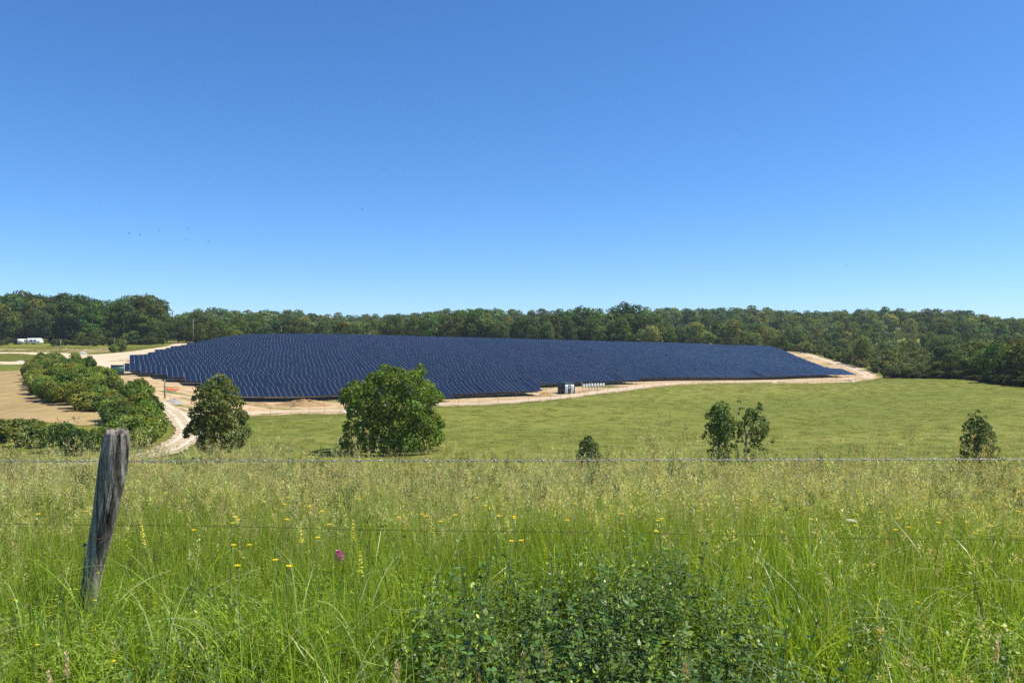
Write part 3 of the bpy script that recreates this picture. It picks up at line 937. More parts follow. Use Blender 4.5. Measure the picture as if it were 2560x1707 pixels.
# the two tall domed oaks that stand above the skyline
for px, D, H, cc in ((1425, 425, 20.5, 0), (1450, 428, 22.5, 2), (1475, 424, 21.5, 1), (1535, 415, 22, 0), (1562, 417, 24.5, 5), (1588, 420, 23.5, 2), (1608, 424, 20, 2), (1502, 440, 19, 1)):
    cand.append([(px - 1280) / FPX * D, D, H, "bigoak", FRONTCOL[cc]])
LBL = {"left": ("tall dark oak of the wood behind the white caravan, half hidden among its neighbours", "trees of the dark left wood"),
       "leftedge": ("low bushy tree at the foot of the dark left wood", "trees along the edge of the left wood"),
       "light": ("light yellow-green young tree at the edge of the panels, in front of darker wood", "light young trees behind the panels"),
       "mid": ("mid green tree of the wood belt just behind the top edge of the panels", "trees of the belt behind the panels"),
       "bigoak": ("large dark domed oak rising over the middle of the skyline behind the panels", "tall domed oaks behind the panels"),
       "right": ("small green tree on the scrubby hillside right of the panels", "trees on the right hillside"),
       "cornerwood": ("dark full tree at the right meadow edge, casting its own shade on the grass", "trees at the right meadow corner"),
       "ridge": ("distant tree on the wooded ridge", "trees on the ridge")}
rest, indiv = [], []
order = sorted(range(len(cand)), key=lambda i: -(cand[i][2] / cand[i][1]) * (0.5 if cand[i][3] in ("ridge",) else 1) * (0.0 if abs(cand[i][0] / cand[i][1]) > .70 else 1))
for rk, i in enumerate(order):
    (indiv if rk < 285 else rest).append(cand[i])
for x, y, H, zone, colr in indiv:
    k = int(rt.integers(len(PROTO)))
    if zone in ("light", "leftedge", "right") and rt.random() < .6:
        k = (4, 6, 5)[int(rt.integers(3))]
    if zone == "bigoak":
        k = (2, 7, 0)[int(rt.integers(3))]
    cm, tm, h0, _ = PROTO[k]
    s = H / h0
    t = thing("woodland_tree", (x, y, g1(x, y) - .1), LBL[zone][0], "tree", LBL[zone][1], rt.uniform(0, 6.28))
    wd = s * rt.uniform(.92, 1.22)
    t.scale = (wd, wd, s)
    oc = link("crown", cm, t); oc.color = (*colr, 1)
    link("trunk", tm, t)
# the remaining far trees read as one wooded mass
VV, FF, TT, off = [], [], [], 0
for x, y, H, zone, colr in rest:
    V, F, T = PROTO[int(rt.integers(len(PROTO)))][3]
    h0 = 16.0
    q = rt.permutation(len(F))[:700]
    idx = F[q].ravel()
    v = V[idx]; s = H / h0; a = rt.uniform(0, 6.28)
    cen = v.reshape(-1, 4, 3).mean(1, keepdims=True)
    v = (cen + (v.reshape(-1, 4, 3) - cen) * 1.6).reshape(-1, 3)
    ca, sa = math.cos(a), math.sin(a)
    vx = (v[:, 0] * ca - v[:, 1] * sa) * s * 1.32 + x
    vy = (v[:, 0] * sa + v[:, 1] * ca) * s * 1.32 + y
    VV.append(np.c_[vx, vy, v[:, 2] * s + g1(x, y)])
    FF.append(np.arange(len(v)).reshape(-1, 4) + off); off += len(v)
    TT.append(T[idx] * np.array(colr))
o = link("far_woodland", new_mesh("far_woodland", np.vstack(VV), np.vstack(FF), M_LEAF, tint=np.vstack(TT)))
tag(o, "wooded ridge of mixed green trees along the skyline", "woodland", kind="stuff")

# --- scrub on the right hillside, below the trees
VV, FF, TT, off = [], [], [], 0
for _ in range(4200):
    D = rt.uniform(165, 520) ; px = rt.uniform(1930, 2720)
    if D < EDGE(px) + 5 or (2195 < px < 2345 and 385 < D < 480):
        continue
    x = (px - 1280) / FPX * D
    if inside(EARTH, np.array([x]), np.array([D]))[0]:
        continue
    V, F, T = SHRUB[int(rt.integers(4))][3]
    q = rt.permutation(len(F))[:150]
    v = V[F[q].ravel()]; s = rt.uniform(.4, 1.25)
    cen = v.reshape(-1, 4, 3).mean(1, keepdims=True)
    v = (cen * s + (v.reshape(-1, 4, 3) - cen) * 2.3)
    v = v.reshape(-1, 3) + np.array((x, D, g1(x, D)))
    VV.append(v); FF.append(np.arange(len(v)).reshape(-1, 4) + off); off += len(v)
    cc = np.array(((.122, .165, .055), (.145, .148, .062), (.100, .142, .052), (.172, .198, .062))[int(rt.integers(4))])
    TT.append(T[F[q].ravel()] * cc)
o = link("hillside_scrub", new_mesh("hillside_scrub", np.vstack(VV), np.vstack(FF), M_LEAF, tint=np.vstack(TT)))
tag(o, "low mixed scrub covering the hillside right of the panels", "scrub", kind="stuff")

# --- shrubs of the thicket on the left, and the ones along the road and meadow edge
def shrub(x, y, H, wd, colr, label, group, k=None):
    k = int(rt.integers(4)) if k is None else k
    cm, tm, h0, _ = SHRUB[k]
    t = thing("shrub", (x, y, g1(x, y) - .05), label, "shrub", group, rt.uniform(0, 6.28))
    s = H / h0
    t.scale = (wd, wd, s)
    oc = link("foliage", cm, t); oc.color = (*colr, 1)
    link("stem", tm, t)
TH1 = [(70, 968), (85, 945), (100, 915), (150, 915), (190, 925), (230, 950), (270, 968), (312, 990), (350, 1008), (392, 1016), (420, 1035), (440, 1062), (447, 1088), (420, 1108), (380, 1120), (330, 1120), (300, 1085), (265, 1048), (200, 1026), (150, 1012), (105, 1002), (85, 990)]
TH1W = [on_ground(px, py, 68) for px, py in TH1]
bx = np.array(TH1W); pts = []
THCOL = ((.150, .225, .040), (.122, .196, .038), (.176, .238, .046), (.142, .186, .044), (.092, .156, .038))
for _ in range(5000):
    x = rt.uniform(bx[:, 0].min(), bx[:, 0].max()); y = rt.uniform(bx[:, 1].min(), bx[:, 1].max())
    if not inside(TH1W, np.array([x]), np.array([y]))[0] or any((x - a) ** 2 + (y - b) ** 2 < 2.2 ** 2 for a, b in pts):
        continue
    if np.min(np.hypot(road[:, 0] - x, road[:, 1] - y)) < 3.2:
        continue
    pts.append((x, y))
    if len(pts) > 130:
        break
for x, y in pts:
    f = min(1, max(0, (y - 80) / 80))
    shrub(x, y, rt.uniform(2.0, 4.0) + .5 * f, rt.uniform(.75, 1.25), tri(THCOL, rt), "dense green shrub of the thicket between the ploughed field and the gravel road", "shrubs of the thicket")
for px, D, H, wd, ci, lb in ((150, 76, 2.9, .85, 4, "dark green bush left of the leaning fence post, in front of the ploughed field"), (205, 74, 2.3, .75, 4, "dark green bush directly left of the fence post top"),
    (40, 84, 2.2, 1.3, 3, "broad olive bush at the left picture edge below the ploughed field"), (-30, 82, 2.4, 1.3, 3, "olive bush beyond the left picture edge"), (85, 80, 2.0, 1.1, 3, "low olive bush beside the pale thin post"),
    (255, 78, 2.4, .9, 2, "bright green bush just behind the fence post top"), (300, 80, 2.6, 1.0, 1, "green bush right of the fence post top at the gravel road"), (350, 80, 2.2, .9, 2, "low green bush inside the bend of the gravel road"),
    (225, 172, 5.0, .62, 4, "tall thin dark shrub sticking out of the back of the thicket"), (190, 165, 4.2, .8, 4, "dark shrub at the back of the thicket beside the tall thin one"),
    (302, 300, 4.6, 1.2, 3, "round bush on the earth yard near the thin grey pole"), (285, 292, 3.4, 1.0, 2, "low bush at the left foot of the bush on the earth yard")):
    shrub((px - 1280) / FPX * D, D, H, wd, THCOL[ci], lb, "single bushes on the left")
for i in range(46):          # hedge bushes at the foot of the left wood and along the right meadow edge
    if i < 24:
        px, D = -60 + i * 20, rt.uniform(336, 350)
        if 25 < px < 125:
            continue
        lb, gp, cc, H = "low weedy bush in front of the dark left wood", "bushes at the foot of the left wood", (.07, .10, .026), rt.uniform(1.4, 3.4)
    else:
        j = i - 24
        px = 2225 + j * 16
        D = np.interp(px, (2200, 2400, 2560, 2700), (238, 206, 168, 150)) + rt.uniform(1, 5)
        lb, gp, cc, H = "low bush along the upper edge of the right meadow", "bushes along the right meadow edge", ((.062, .085, .024), (.08, .085, .03), (.07, .105, .026))[j % 3], rt.uniform(1.2, 2.8)
    shrub((px - 1280) / FPX * D, D, H, rt.uniform(.9, 1.3), cc, lb, gp)

# --- single trees in the valley meadow
def hero(name, px0, D, lobes2, n, size, label, colr, tr, seed, leafm=M_LEAF, stray=.06, depth=1.0, trunk_top=.62, nb=14, bark=M_BARK, tvar=.2):
    """lobes2: (px, py, r px) on the photograph, turned into round lobes with depth about the trunk"""
    rng = np.random.default_rng(seed)
    x0 = (px0 - 1280) / FPX * D
    z0 = g1(x0, D)
    k = D / FPX
    RX = max(abs(a - px0) + r for a, b, r in lobes2) * k
    lob = []
    for a, b, r in lobes2:
        lx, lz, lr = (a - px0) * k, EYE - (b - HOR) * k - z0, r * k
        half = math.sqrt(max(.05, 1 - (lx / RX) ** 2)) * RX * .62 * depth
        for q in ((-1, 0, 1) if half > lr * .9 else (0,)):
            lob.append((lx * (1 - .12 * abs(q)) + rng.normal(0, .1 * lr), q * half + rng.normal(0, .15 * lr), lz * (1 - .06 * abs(q)), lr * (.95 if q == 0 else .85), .9))
    t = thing(name, (x0, D, z0), label, "tree")
    V, F, T = leaf_cloud(lob, n, size, rng, stray, 1.5, tvar)
    keep = V.reshape(-1, 4, 3)[:, :, 2].min(1) > .05
    o = link("crown", new_mesh("crown", V, F[keep], leafm, tint=T), t)
    o.color = (*colr, 1)
    H = max(l[2] + l[3] for l in lob)
    m = MB()
    m.tube([(0, 0, -.4), (.02 * H, 0, H * .16), (-.01 * H, .01 * H, H * .36), (.01 * H, 0, H * trunk_top)], [tr * 1.3, tr, tr * .7, tr * .2], 9)
    for i in rng.permutation(len(lob))[:nb]:
        L = lob[i]
        zs = min(max(.14 * H, L[2] * .5), H * .42)
        mid = (L[0] * .45 + rng.normal(0, .04 * H), L[1] * .45, zs * .4 + L[2] * .6)
        m.tube([(0, 0, zs), mid, L[:3]], [tr * .42, tr * .26, tr * .07], 6)
        for _ in range(3):
            e = np.array(L[:3]) + rng.normal(0, .55, 3) * L[3]
            m.tube([mid, tuple((np.array(mid) + e) / 2 + rng.normal(0, .05, 3) * L[3]), tuple(e)], [tr * .15, tr * .1, tr * .03], 4)
    m.build("trunk", bark, t, smooth=True)
    return t
hero("oak_tree", 980, 78, [(985, 945, 34), (940, 955, 30), (1030, 950, 30), (895, 975, 28), (870, 985, 22), (1065, 975, 28), (1090, 993, 20), (920, 995, 36), (985, 1000, 42), (1045, 1010, 36),
     (890, 1022, 26), (940, 1045, 36), (1010, 1055, 40), (1075, 1050, 32), (880, 1070, 24), (870, 1100, 20), (925, 1095, 30), (985, 1100, 34), (1040, 1095, 32), (1085, 1095, 26), (1098, 1060, 18), (858, 1115, 14), (960, 925, 18), (1052, 925, 16)],
     23000, .19, "large round bright green oak standing alone in the middle of the meadow", (.150, .220, .034), .24, 11, nb=26, tvar=.22, stray=.1)
hero("maple_tree", 541, 70, [(548, 948, 17), (530, 965, 24), (562, 975, 24), (515, 990, 24), (545, 1000, 30), (578, 1005, 24), (510, 1025, 26), (550, 1040, 32), (590, 1040, 26), (498, 1055, 24),
     (535, 1070, 30), (585, 1075, 30), (478, 1070, 16), (606, 1080, 20), (545, 1100, 30), (585, 1105, 24), (520, 1100, 20), (470, 1078, 12)],
     9500, .19, "dark olive egg-shaped tree beside the gravel road, left of the round oak", (.130, .155, .042), .17, 12, nb=18)
hero("juniper_bush", 1470, 62, [(1470, 1098, 12), (1462, 1115, 17), (1480, 1118, 17), (1455, 1138, 18), (1472, 1140, 22), (1490, 1140, 17), (1450, 1152, 14), (1495, 1152, 14)],
     3600, .11, "small dark conical juniper bush low in the middle of the meadow", (.095, .125, .042), .07, 13, nb=6)
hero("juniper_bush", 2449, 62, [(2444, 1032, 9), (2440, 1050, 14), (2452, 1062, 17), (2436, 1075, 18), (2458, 1090, 20), (2430, 1098, 19), (2444, 1115, 26), (2470, 1120, 18), (2424, 1128, 16), (2445, 1142, 28), (2478, 1142, 15), (2420, 1060, 9), (2466, 1075, 10)],
     4600, .12, "tall dark ragged juniper at the right side of the meadow", (.098, .130, .042), .09, 14, nb=8)
hero("field_maple", 1797, 62, [(1797, 1018, 16), (1812, 1012, 12), (1788, 1035, 18), (1812, 1040, 20), (1800, 1055, 22), (1820, 1065, 14), (1790, 1075, 20), (1808, 1085, 20), (1775, 1062, 10), (1767, 1082, 6), (1800, 1105, 18), (1760, 1090, 7), (1795, 1125, 17), (1770, 1040, 8), (1812, 1122, 14), (1792, 1145, 18), (1815, 1145, 14), (1780, 1130, 10), (1825, 1045, 10), (1832, 1062, 9), (1828, 1085, 9), (1835, 1110, 8)],
     4200, .14, "narrow dense young tree, left one of two small meadow trees", (.135, .185, .052), .075, 15, nb=13, stray=.14)
def open_tree():
    """the open one: a forked trunk and bare grey limbs showing between sprays of leaves"""
    D, px0 = 62, 1864
    x0 = (px0 - 1280) / FPX * D; z0 = g1(x0, D); k = D / FPX
    rng = np.random.default_rng(16)
    def w3(px, py, dy=0.0):
        return ((px - px0) * k, dy, EYE - (py - HOR) * k - z0)
    t = thing("field_maple", (x0, D, z0), "open forked young tree with bare limbs, right one of two small meadow trees", "tree")
    m = MB()
    for pts, r in (([(1863, 1165, 0), (1864, 1120, 0), (1866, 1090, 0)], (.12, .085, .075)), ([(1866, 1092, 0), (1861, 1062, .1), (1866, 1040, .2), (1872, 1020, .3)], (.06, .05, .035, .015)),
                   ([(1866, 1092, 0), (1876, 1070, -.2), (1888, 1045, -.3), (1895, 1018, -.4)], (.055, .045, .03, .012)), ([(1864, 1112, 0), (1882, 1104, .2), (1900, 1104, .3), (1916, 1098, .4)], (.04, .03, .022, .01)),
                   ([(1866, 1095, 0), (1890, 1080, .2), (1915, 1072, .3)], (.045, .03, .012)), ([(1863, 1115, 0), (1855, 1095, -.1), (1848, 1080, -.2)], (.04, .025, .012)), ([(1864, 1075, .1), (1852, 1055, .3), (1846, 1040, .3)], (.03, .02, .008)),
                   ([(1880, 1062, -.2), (1905, 1045, -.3), (1918, 1040, -.3)], (.03, .02, .008)),
                   ([(1852, 1165, .6), (1850, 1128, .6), (1843, 1108, .6), (1838, 1085, .6), (1846, 1055, .6), (1847, 1015, .6)], (.085, .06, .05, .045, .03, .012)), ([(1838, 1088, .6), (1838, 1070, .6), (1843, 1062, .6)], (.03, .02, .01))):
        m.tube([w3(*p) for p in pts], list(r), 6)
    for _ in range(60):
        a = rng.uniform(1845, 1918); b = rng.uniform(1018, 1085); d = rng.uniform(-.5, .5)
        m.tube([w3(a, b, d), w3(a + rng.normal(0, 6), b - rng.uniform(4, 14), d + rng.normal(0, .15))], [.012, .004], 4)
    m.build("trunk", M_BARKPALE, t, smooth=True)
    lob = []
    for a, b, r in ((1872, 1030, 11), (1880, 1040, 13), (1895, 1025, 9), (1897, 1012, 6), (1892, 1050, 13), (1860, 1045, 9), (1905, 1070, 13), (1917, 1062, 11), (1920, 1085, 8), (1885, 1078, 13), (1900, 1092, 11), (1848, 1082, 8),
                    (1866, 1058, 8), (1890, 1110, 12), (1872, 1128, 8), (1905, 1120, 8), (1884, 1146, 10), (1858, 1148, 8), (1912, 1048, 6), (1852, 1062, 9), (1846, 1098, 8), (1858, 1078, 8), (1845, 1004, 4), (1849, 1022, 5), (1850, 1035, 4), (1925, 1100, 6), (1878, 1095, 7)):
        lob.append((*w3(a, b, rng.normal(0, .45)), r * k * 1.15, .9))
    V, F, T = leaf_cloud(lob, 2900, .12, rng, .1, 1.5, .22)
    o = link("crown", new_mesh("crown", V, F, M_LEAF, tint=T), t)
    o.color = (.14, .19, .052, 1)
open_tree()
def fallen_tree():
    x, y = on_ground(2188, 873, 200)
    t = thing("dead_tree", (x, y, g1(x, y)), "bleached dead branches among the scrub right of the panels", "dead tree")
    m = MB(); rg = np.random.default_rng(8)
    for _ in range(14):
        a = rg.uniform(0, math.pi); L = rg.uniform(2, 5)
        p = np.array((rg.normal(0, 1.2), rg.normal(0, .8), .4))
        m.tube([tuple(p), tuple(p + np.array((math.cos(a) * L * .5, rg.normal(0, .5), L * .35))), tuple(p + np.array((math.cos(a) * L, rg.normal(0, .8), L * rg.uniform(.4, .8))))], [.16, .1, .03], 5)
    m.build("branches", M_STONE, t)
fallen_tree()

# ------------------------------------------------------------------ pasture fence: leaning post, barbed wire, plain wire
def fence():
    D = 5.0
    k = D / FPX
    path = [(212, 1560, 44), (222, 1500, 46), (232, 1440, 49), (246, 1370, 54), (259, 1300, 60), (270, 1240, 64), (280, 1180, 69), (286, 1130, 69), (289, 1095, 64), (290, 1083, 60)]
    base = np.array(((222 - 1280) * k, D, g1((222 - 1280) * k, D)))
    t = thing("wire_fence", base, "pasture fence with a leaning weathered post, a barbed wire and a plain wire", "fence")
    rg = np.random.default_rng(31)
    na, nz = 96, 150
    zz = np.array([EYE - (p[1] - HOR) * k for p in path]); cx = np.array([(p[0] - 1280) * k for p in path]); rr = np.array([p[2] * k * .43 for p in path])
    zs = np.linspace(zz[0], zz[-1], nz)
    cxs, rs = np.interp(zs, zz, cx), np.interp(zs, zz, rr)
    for _ in range(3):
        cxs[1:-1] = (cxs[:-2] + cxs[1:-1] * 2 + cxs[2:]) / 4
    ang = np.linspace(0, 2 * np.pi, na, endpoint=False)
    A, ZZ = np.meshgrid(ang, zs)
    w0 = A + .35 * np.sin(2.2 * ZZ + 1) + .12 * np.sin(9 * ZZ)
    f = 1 + .07 * np.sin(2 * A + .6) + .05 * np.sin(3 * w0 + 1.3)
    for q in range(14):                                       # weather cracks running with the grain
        a0, wd, dp = rg.uniform(0, 6.28), rg.uniform(.02, .07), rg.uniform(.05, .17)
        z0, zl = rg.uniform(zs[0], zs[-1]), rg.uniform(.15, .6)
        dd = np.angle(np.exp(1j * (w0 - a0 - .1 * np.sin(5 * ZZ + q))))
        f -= dp * np.exp(-(dd / wd) ** 2) * np.exp(-((ZZ - z0) / zl) ** 2) * np.clip((zs[-1] - ZZ) / .2, .15, 1)
    gr = rg.normal(0, 1, na)
    f += .018 * gr[None, :] * (1 + .5 * np.sin(3 * ZZ))
    f += rg.normal(0, .006, f.shape)
    # a bulge on the right side near the top
    f += .10 * np.exp(-(np.angle(np.exp(1j * (A - .1))) / .5) ** 2) * np.exp(-((ZZ - 0.80) / .16) ** 2)
    V = np.c_[(cxs[:, None] + rs[:, None] * f * np.cos(A)).ravel(), (D + rs[:, None] * .92 * f * np.sin(A)).ravel(), ZZ.ravel()]
    topk = (nz - 1) * na
    V[topk:, 2] += rg.normal(0, .006, na) + .012 * np.sin(3 * ang)
    i0 = (np.arange(nz - 1)[:, None] * na + np.arange(na)[None, :]).ravel()
    i1 = (np.arange(nz - 1)[:, None] * na + (np.arange(na)[None, :] + 1) % na).ravel()
    F = [tuple(q) for q in np.c_[i0, i1, i1 + na, i0 + na]]
    prev = list(range(topk, topk + na))
    V = [tuple(v) for v in V]
    for fr in (.8, .55, .3):                                   # splintered top
        cur = []
        for j in range(na):
            v = V[topk + j]
            cur.append(len(V))
            V.append((cxs[-1] + (v[0] - cxs[-1]) * fr, D + (v[1] - D) * fr, zs[-1] + .010 + .012 * rg.normal() * .7 + .012 * math.sin(5 * ang[j])))
        F += [(prev[j], prev[(j + 1) % na], cur[(j + 1) % na], cur[j]) for j in range(na)]
        prev = cur
    V.append((cxs[-1], D, zs[-1] + .014)); c_ = len(V) - 1
    F += [(prev[j], prev[(j + 1) % na], c_) for j in range(na)]
    o = link("post", new_mesh("post", np.array(V) - base, F, M_WOOD), t)
    tag(o, "leaning weathered grey fence post with a splintered top")
    yw = D + .115
    hi = lambda x: EYE - (1150 - HOR) / FPX * yw + .018 * ((x - .4) / 3.2) ** 2 * 0 - .006 * math.cos((x + 2.5) / 6.5 * math.pi)
    lo_ = lambda x: EYE - (np.interp(x, (-3.3, 0, 3.3), (1308, 1328, 1351)) - HOR) / FPX * yw
    XL, XR = -8.6, 5.2
    m = MB()
    for ph in (0, math.pi):
        xs = np.arange(XL, XR, .0042)
        m.tube([(x - base[0], yw + .0028 * math.cos(x * 2 * math.pi / .062 + ph) - base[1], hi(x) + .0028 * math.sin(x * 2 * math.pi / .062 + ph) - base[2]) for x in xs], .0017, 5, cap=False)
    bwire = m.build("barbed_wire", M_GALV, t)
    mb = MB()
    for a in (0.7, 2.2):
        dx, dz = math.cos(a), math.sin(a)
        mb.tube([(-dx * .021, -.006, -dz * .021), (0, .003, 0), (dx * .021, -.006, dz * .021)], [.0007, .0022, .0007], 4)
    mb.tube([(-.009, 0, 0), (.009, 0, 0)], .0058, 6)
    bm_ = mb.mesh("barb", M_GALV)
    for x in np.arange(XL + .06, XR, .148):
        b_ = link("barb", bm_, bwire, (x + rg.normal(0, .006) - base[0], yw - base[1], hi(x) - base[2]))
        b_.rotation_euler = (rg.uniform(0, 6.28), 0, 0)
    m = MB()
    m.tube([(x - base[0], yw - base[1], lo_(x) - base[2] + .004 * math.sin(x * 2.3)) for x in np.arange(XL, XR, .12)], .0013, 5, cap=False)
    m.build("plain_wire", M_WIREDK, t)
    # rusty tie round the post
    zt = EYE - (1332 - HOR) * k
    ct, rt_ = np.interp(zt, zs, cxs), np.interp(zt, zs, rs) * 1.09
    m = MB()
    m.tube([(ct + rt_ * math.cos(q) - base[0], D + rt_ * .94 * math.sin(q) - base[1], zt - .008 * math.cos(q) + .02 * math.sin(q) - base[2]) for q in np.linspace(0, 2 * math.pi, 30)], .002, 5, cap=False)
    m.build("wire_tie", M_RUST, t)
    me = o.data
    for x, lean in ((XL, .06), (XR, -.03)):                    # the neighbouring posts, outside the picture, that carry the wires
        q = link("post", me, t, (x - ((222 - 1280) * k + .16), .03, g1(x, D) - base[2]))
fence()

# ------------------------------------------------------------------ grass: small tufts scattered over the meadow
class Tuft:
    def __init__(s, seed):
        s.r = np.random.default_rng(seed); s.v, s.f, s.t, s.n = [], [], [], 0
    def strip(s, pts, wid, side, col):
        pts = np.asarray(pts); side = np.asarray(side)
        m = len(pts)
        wv = np.asarray(wid)[:, None] * side[None]
        v = np.empty((2 * m, 3)); v[0::2] = pts - wv; v[1::2] = pts + wv
        s.v.append(v)
        for i in range(m - 1):
            a = s.n + 2 * i
            s.f.append((a, a + 1, a + 3, a + 2))
        s.t.append(np.tile(np.asarray(col), (2 * m, 1)) if np.ndim(col) == 1 else np.repeat(np.asarray(col), 2, axis=0))
        s.n += 2 * m
    def leaf(s, c, d, nrm, L, W_, col):
        d = np.asarray(d) / np.linalg.norm(d); sd = np.cross(d, nrm); sd /= np.linalg.norm(sd) + 1e-9
        up = np.cross(sd, d)
        v = np.array([c, c + d * L * .4 - sd * W_ + up * W_ * .35, c + d * L, c + d * L * .4 + sd * W_ + up * W_ * .35])
        s.v.append(v); s.f.append((s.n, s.n + 1, s.n + 2, s.n + 3)); s.t.append(np.tile(col, (4, 1))); s.n += 4
    def blade(s, rad, h, w_, bend, col, segs=5, droop=0.0):
        r = s.r
        a = r.uniform(0, 6.283); q = rad * math.sqrt(r.random())
        b = np.array((q * math.cos(a), q * math.sin(a), -.03))
        la = r.uniform(0, 6.283); ld = np.array((math.cos(la), math.sin(la), 0))
        t = np.linspace(0, 1, segs + 1)
        out = bend * h * t ** 2
        z = h * (t - .35 * bend * t ** 2 - droop * t ** 4)
        pts = b + ld[None] * out[:, None] + np.c_[np.zeros((len(t), 2)), z]
        tw = r.uniform(0, 3.14)
        s.strip(pts, w_ * .5 * np.clip(1.15 - t ** 1.6 * 1.1, .05, 1), (math.cos(tw), math.sin(tw), 0.0), col)
        return pts
    def mesh(s, name, m):
        F = np.array(s.f)
        return new_mesh(name, np.vstack(s.v), F, m, tint=np.clip(np.vstack(s.t), 0, 1))
def gcol(r, kind):
    base = {"green": (.285, .37, .036), "lush": (.30, .44, .038), "deep": (.115, .195, .024), "olive": (.34, .36, .070), "straw": (.66, .60, .28), "pale": (.54, .57, .21), "pink": (.46, .35, .20), "dark": (.06, .085, .028), "dry": (.78, .60, .36), "weed": (.082, .146, .026)}[kind]
    c = np.array(base) * float(np.clip(r.normal(1, .27), .45, 1.7))
    c[0] *= max(.6, r.normal(1, .10))
    return c
def green_tuft(seed, n, h0, h1, w0, w1, kinds, rad=.13, bend=(.05, .5), droopy=.15):
    s = Tuft(seed); r = s.r
    for _ in range(n):
        h = r.uniform(h0, h1)
        s.blade(rad, h, r.uniform(w0, w1), r.uniform(*bend), gcol(r, kinds[int(r.integers(len(kinds)))]), 5, .25 if r.random() < droopy else 0)
    return s
def add_stems(s, n, h0, h1, head, headcol, rad=.15, spread=.02, L=.18, dens=30, stemcol="pale", sp=(.019, .0018)):
    r = s.r
    for _ in range(n):
        h = r.uniform(h0, h1)
        pts = s.blade(rad, h, .0026, r.uniform(.02, .28), gcol(r, stemcol), 5, 0)
        top, d = pts[-1], pts[-1] - pts[-2]; d = d / np.linalg.norm(d)
        hl = L * r.uniform(.6, 1.25)
        col = gcol(r, headcol)
        for _ in range(int(dens * r.uniform(.7, 1.2))):
            f = r.random()
            wd = spread * (1 - f) ** .6 * r.uniform(.3, 1.0) if head == "panicle" else spread * .35
            o_ = r.normal(size=3); o_ /= np.linalg.norm(o_)
            c = top - d * hl * (1 - f) + o_ * wd
            if head == "nod":
                c = c + np.array((.02, 0, -.05)) * f * f
            dd = d * .8 + o_ * .7
            s.leaf(c, dd, r.normal(size=3), sp[0] * r.uniform(.8, 1.6), sp[1] * r.uniform(.8, 1.5), np.clip(col * r.normal(1, .14), 0, 1))
    return s
P_NEAR, P_SEED, P_LUSH, P_HERB, P_MAT = [], [], [], [], []
for i in range(5):
    P_NEAR.append(green_tuft(300 + i, 52, .30, .62, .0028, .0058, ("green", "green", "lush", "deep", "olive"), .14, (.03, .4)))
for i in range(4):
    P_LUSH.append(green_tuft(320 + i, 34, .35, .75, .005, .0105, ("lush", "lush", "green", "deep"), .13, (.1, .75), .45))
    for _ in range(2):
        P_LUSH[-1].blade(.12, P_LUSH[-1].r.uniform(.7, 1.0), P_LUSH[-1].r.uniform(.006, .010), P_LUSH[-1].r.uniform(.5, 1.1), gcol(P_LUSH[-1].r, "pale") * np.array((.95, 1.05, 1.0)), 9, .3)
for i in range(6):
    s = green_tuft(340 + i, 30, .30, .68, .0026, .0052, ("green", "olive", "green", "pale"), .15, (.03, .45))
    kind = (("panicle", "straw", .045, .16), ("panicle", "pale", .035, .14), ("spike", "straw", .02, .11), ("panicle", "pink", .035, .13), ("nod", "straw", .03, .15), ("spike", "dark", .022, .12))[i]
    add_stems(s, 9, .58, .92, kind[0], kind[1], .17, kind[2], kind[3], 26)
    P_SEED.append(s)
for i in range(4):                                  # low leafy herbs in the sward
    s = green_tuft(360 + i, 10, .2, .45, .003, .006, ("green", "deep"), .14)
    r = s.r
    for _ in range(16):
        h = r.uniform(.15, .42)
        pts = s.blade(.13, h, .003, r.uniform(.05, .4), gcol(r, "deep"), 4)
        for p in np.vstack([pts[1:], (pts[1:] + pts[:-1]) / 2]):
            for _ in range(3):
                a = r.uniform(0, 6.28)
                s.leaf(p, (math.cos(a), math.sin(a), r.uniform(-.3, .6)), (r.normal() * .3, r.normal() * .3, 1), r.uniform(.014, .032), r.uniform(.005, .010), gcol(r, "lush" if r.random() < .3 else "green"))
    P_HERB.append(s)
for i in range(4):                                  # coarse mats for the far meadow
    s = Tuft(380 + i); r = s.r
    for _ in range(150):
        s.blade(.95, r.uniform(.10, .26), r.uniform(.02, .04), r.uniform(.5, 1.6), gcol(r, ("olive", "olive", "olive", "pale")[int(r.integers(4))]) * np.array((.62, .61, .50)), 3)
    P_MAT.append(s)

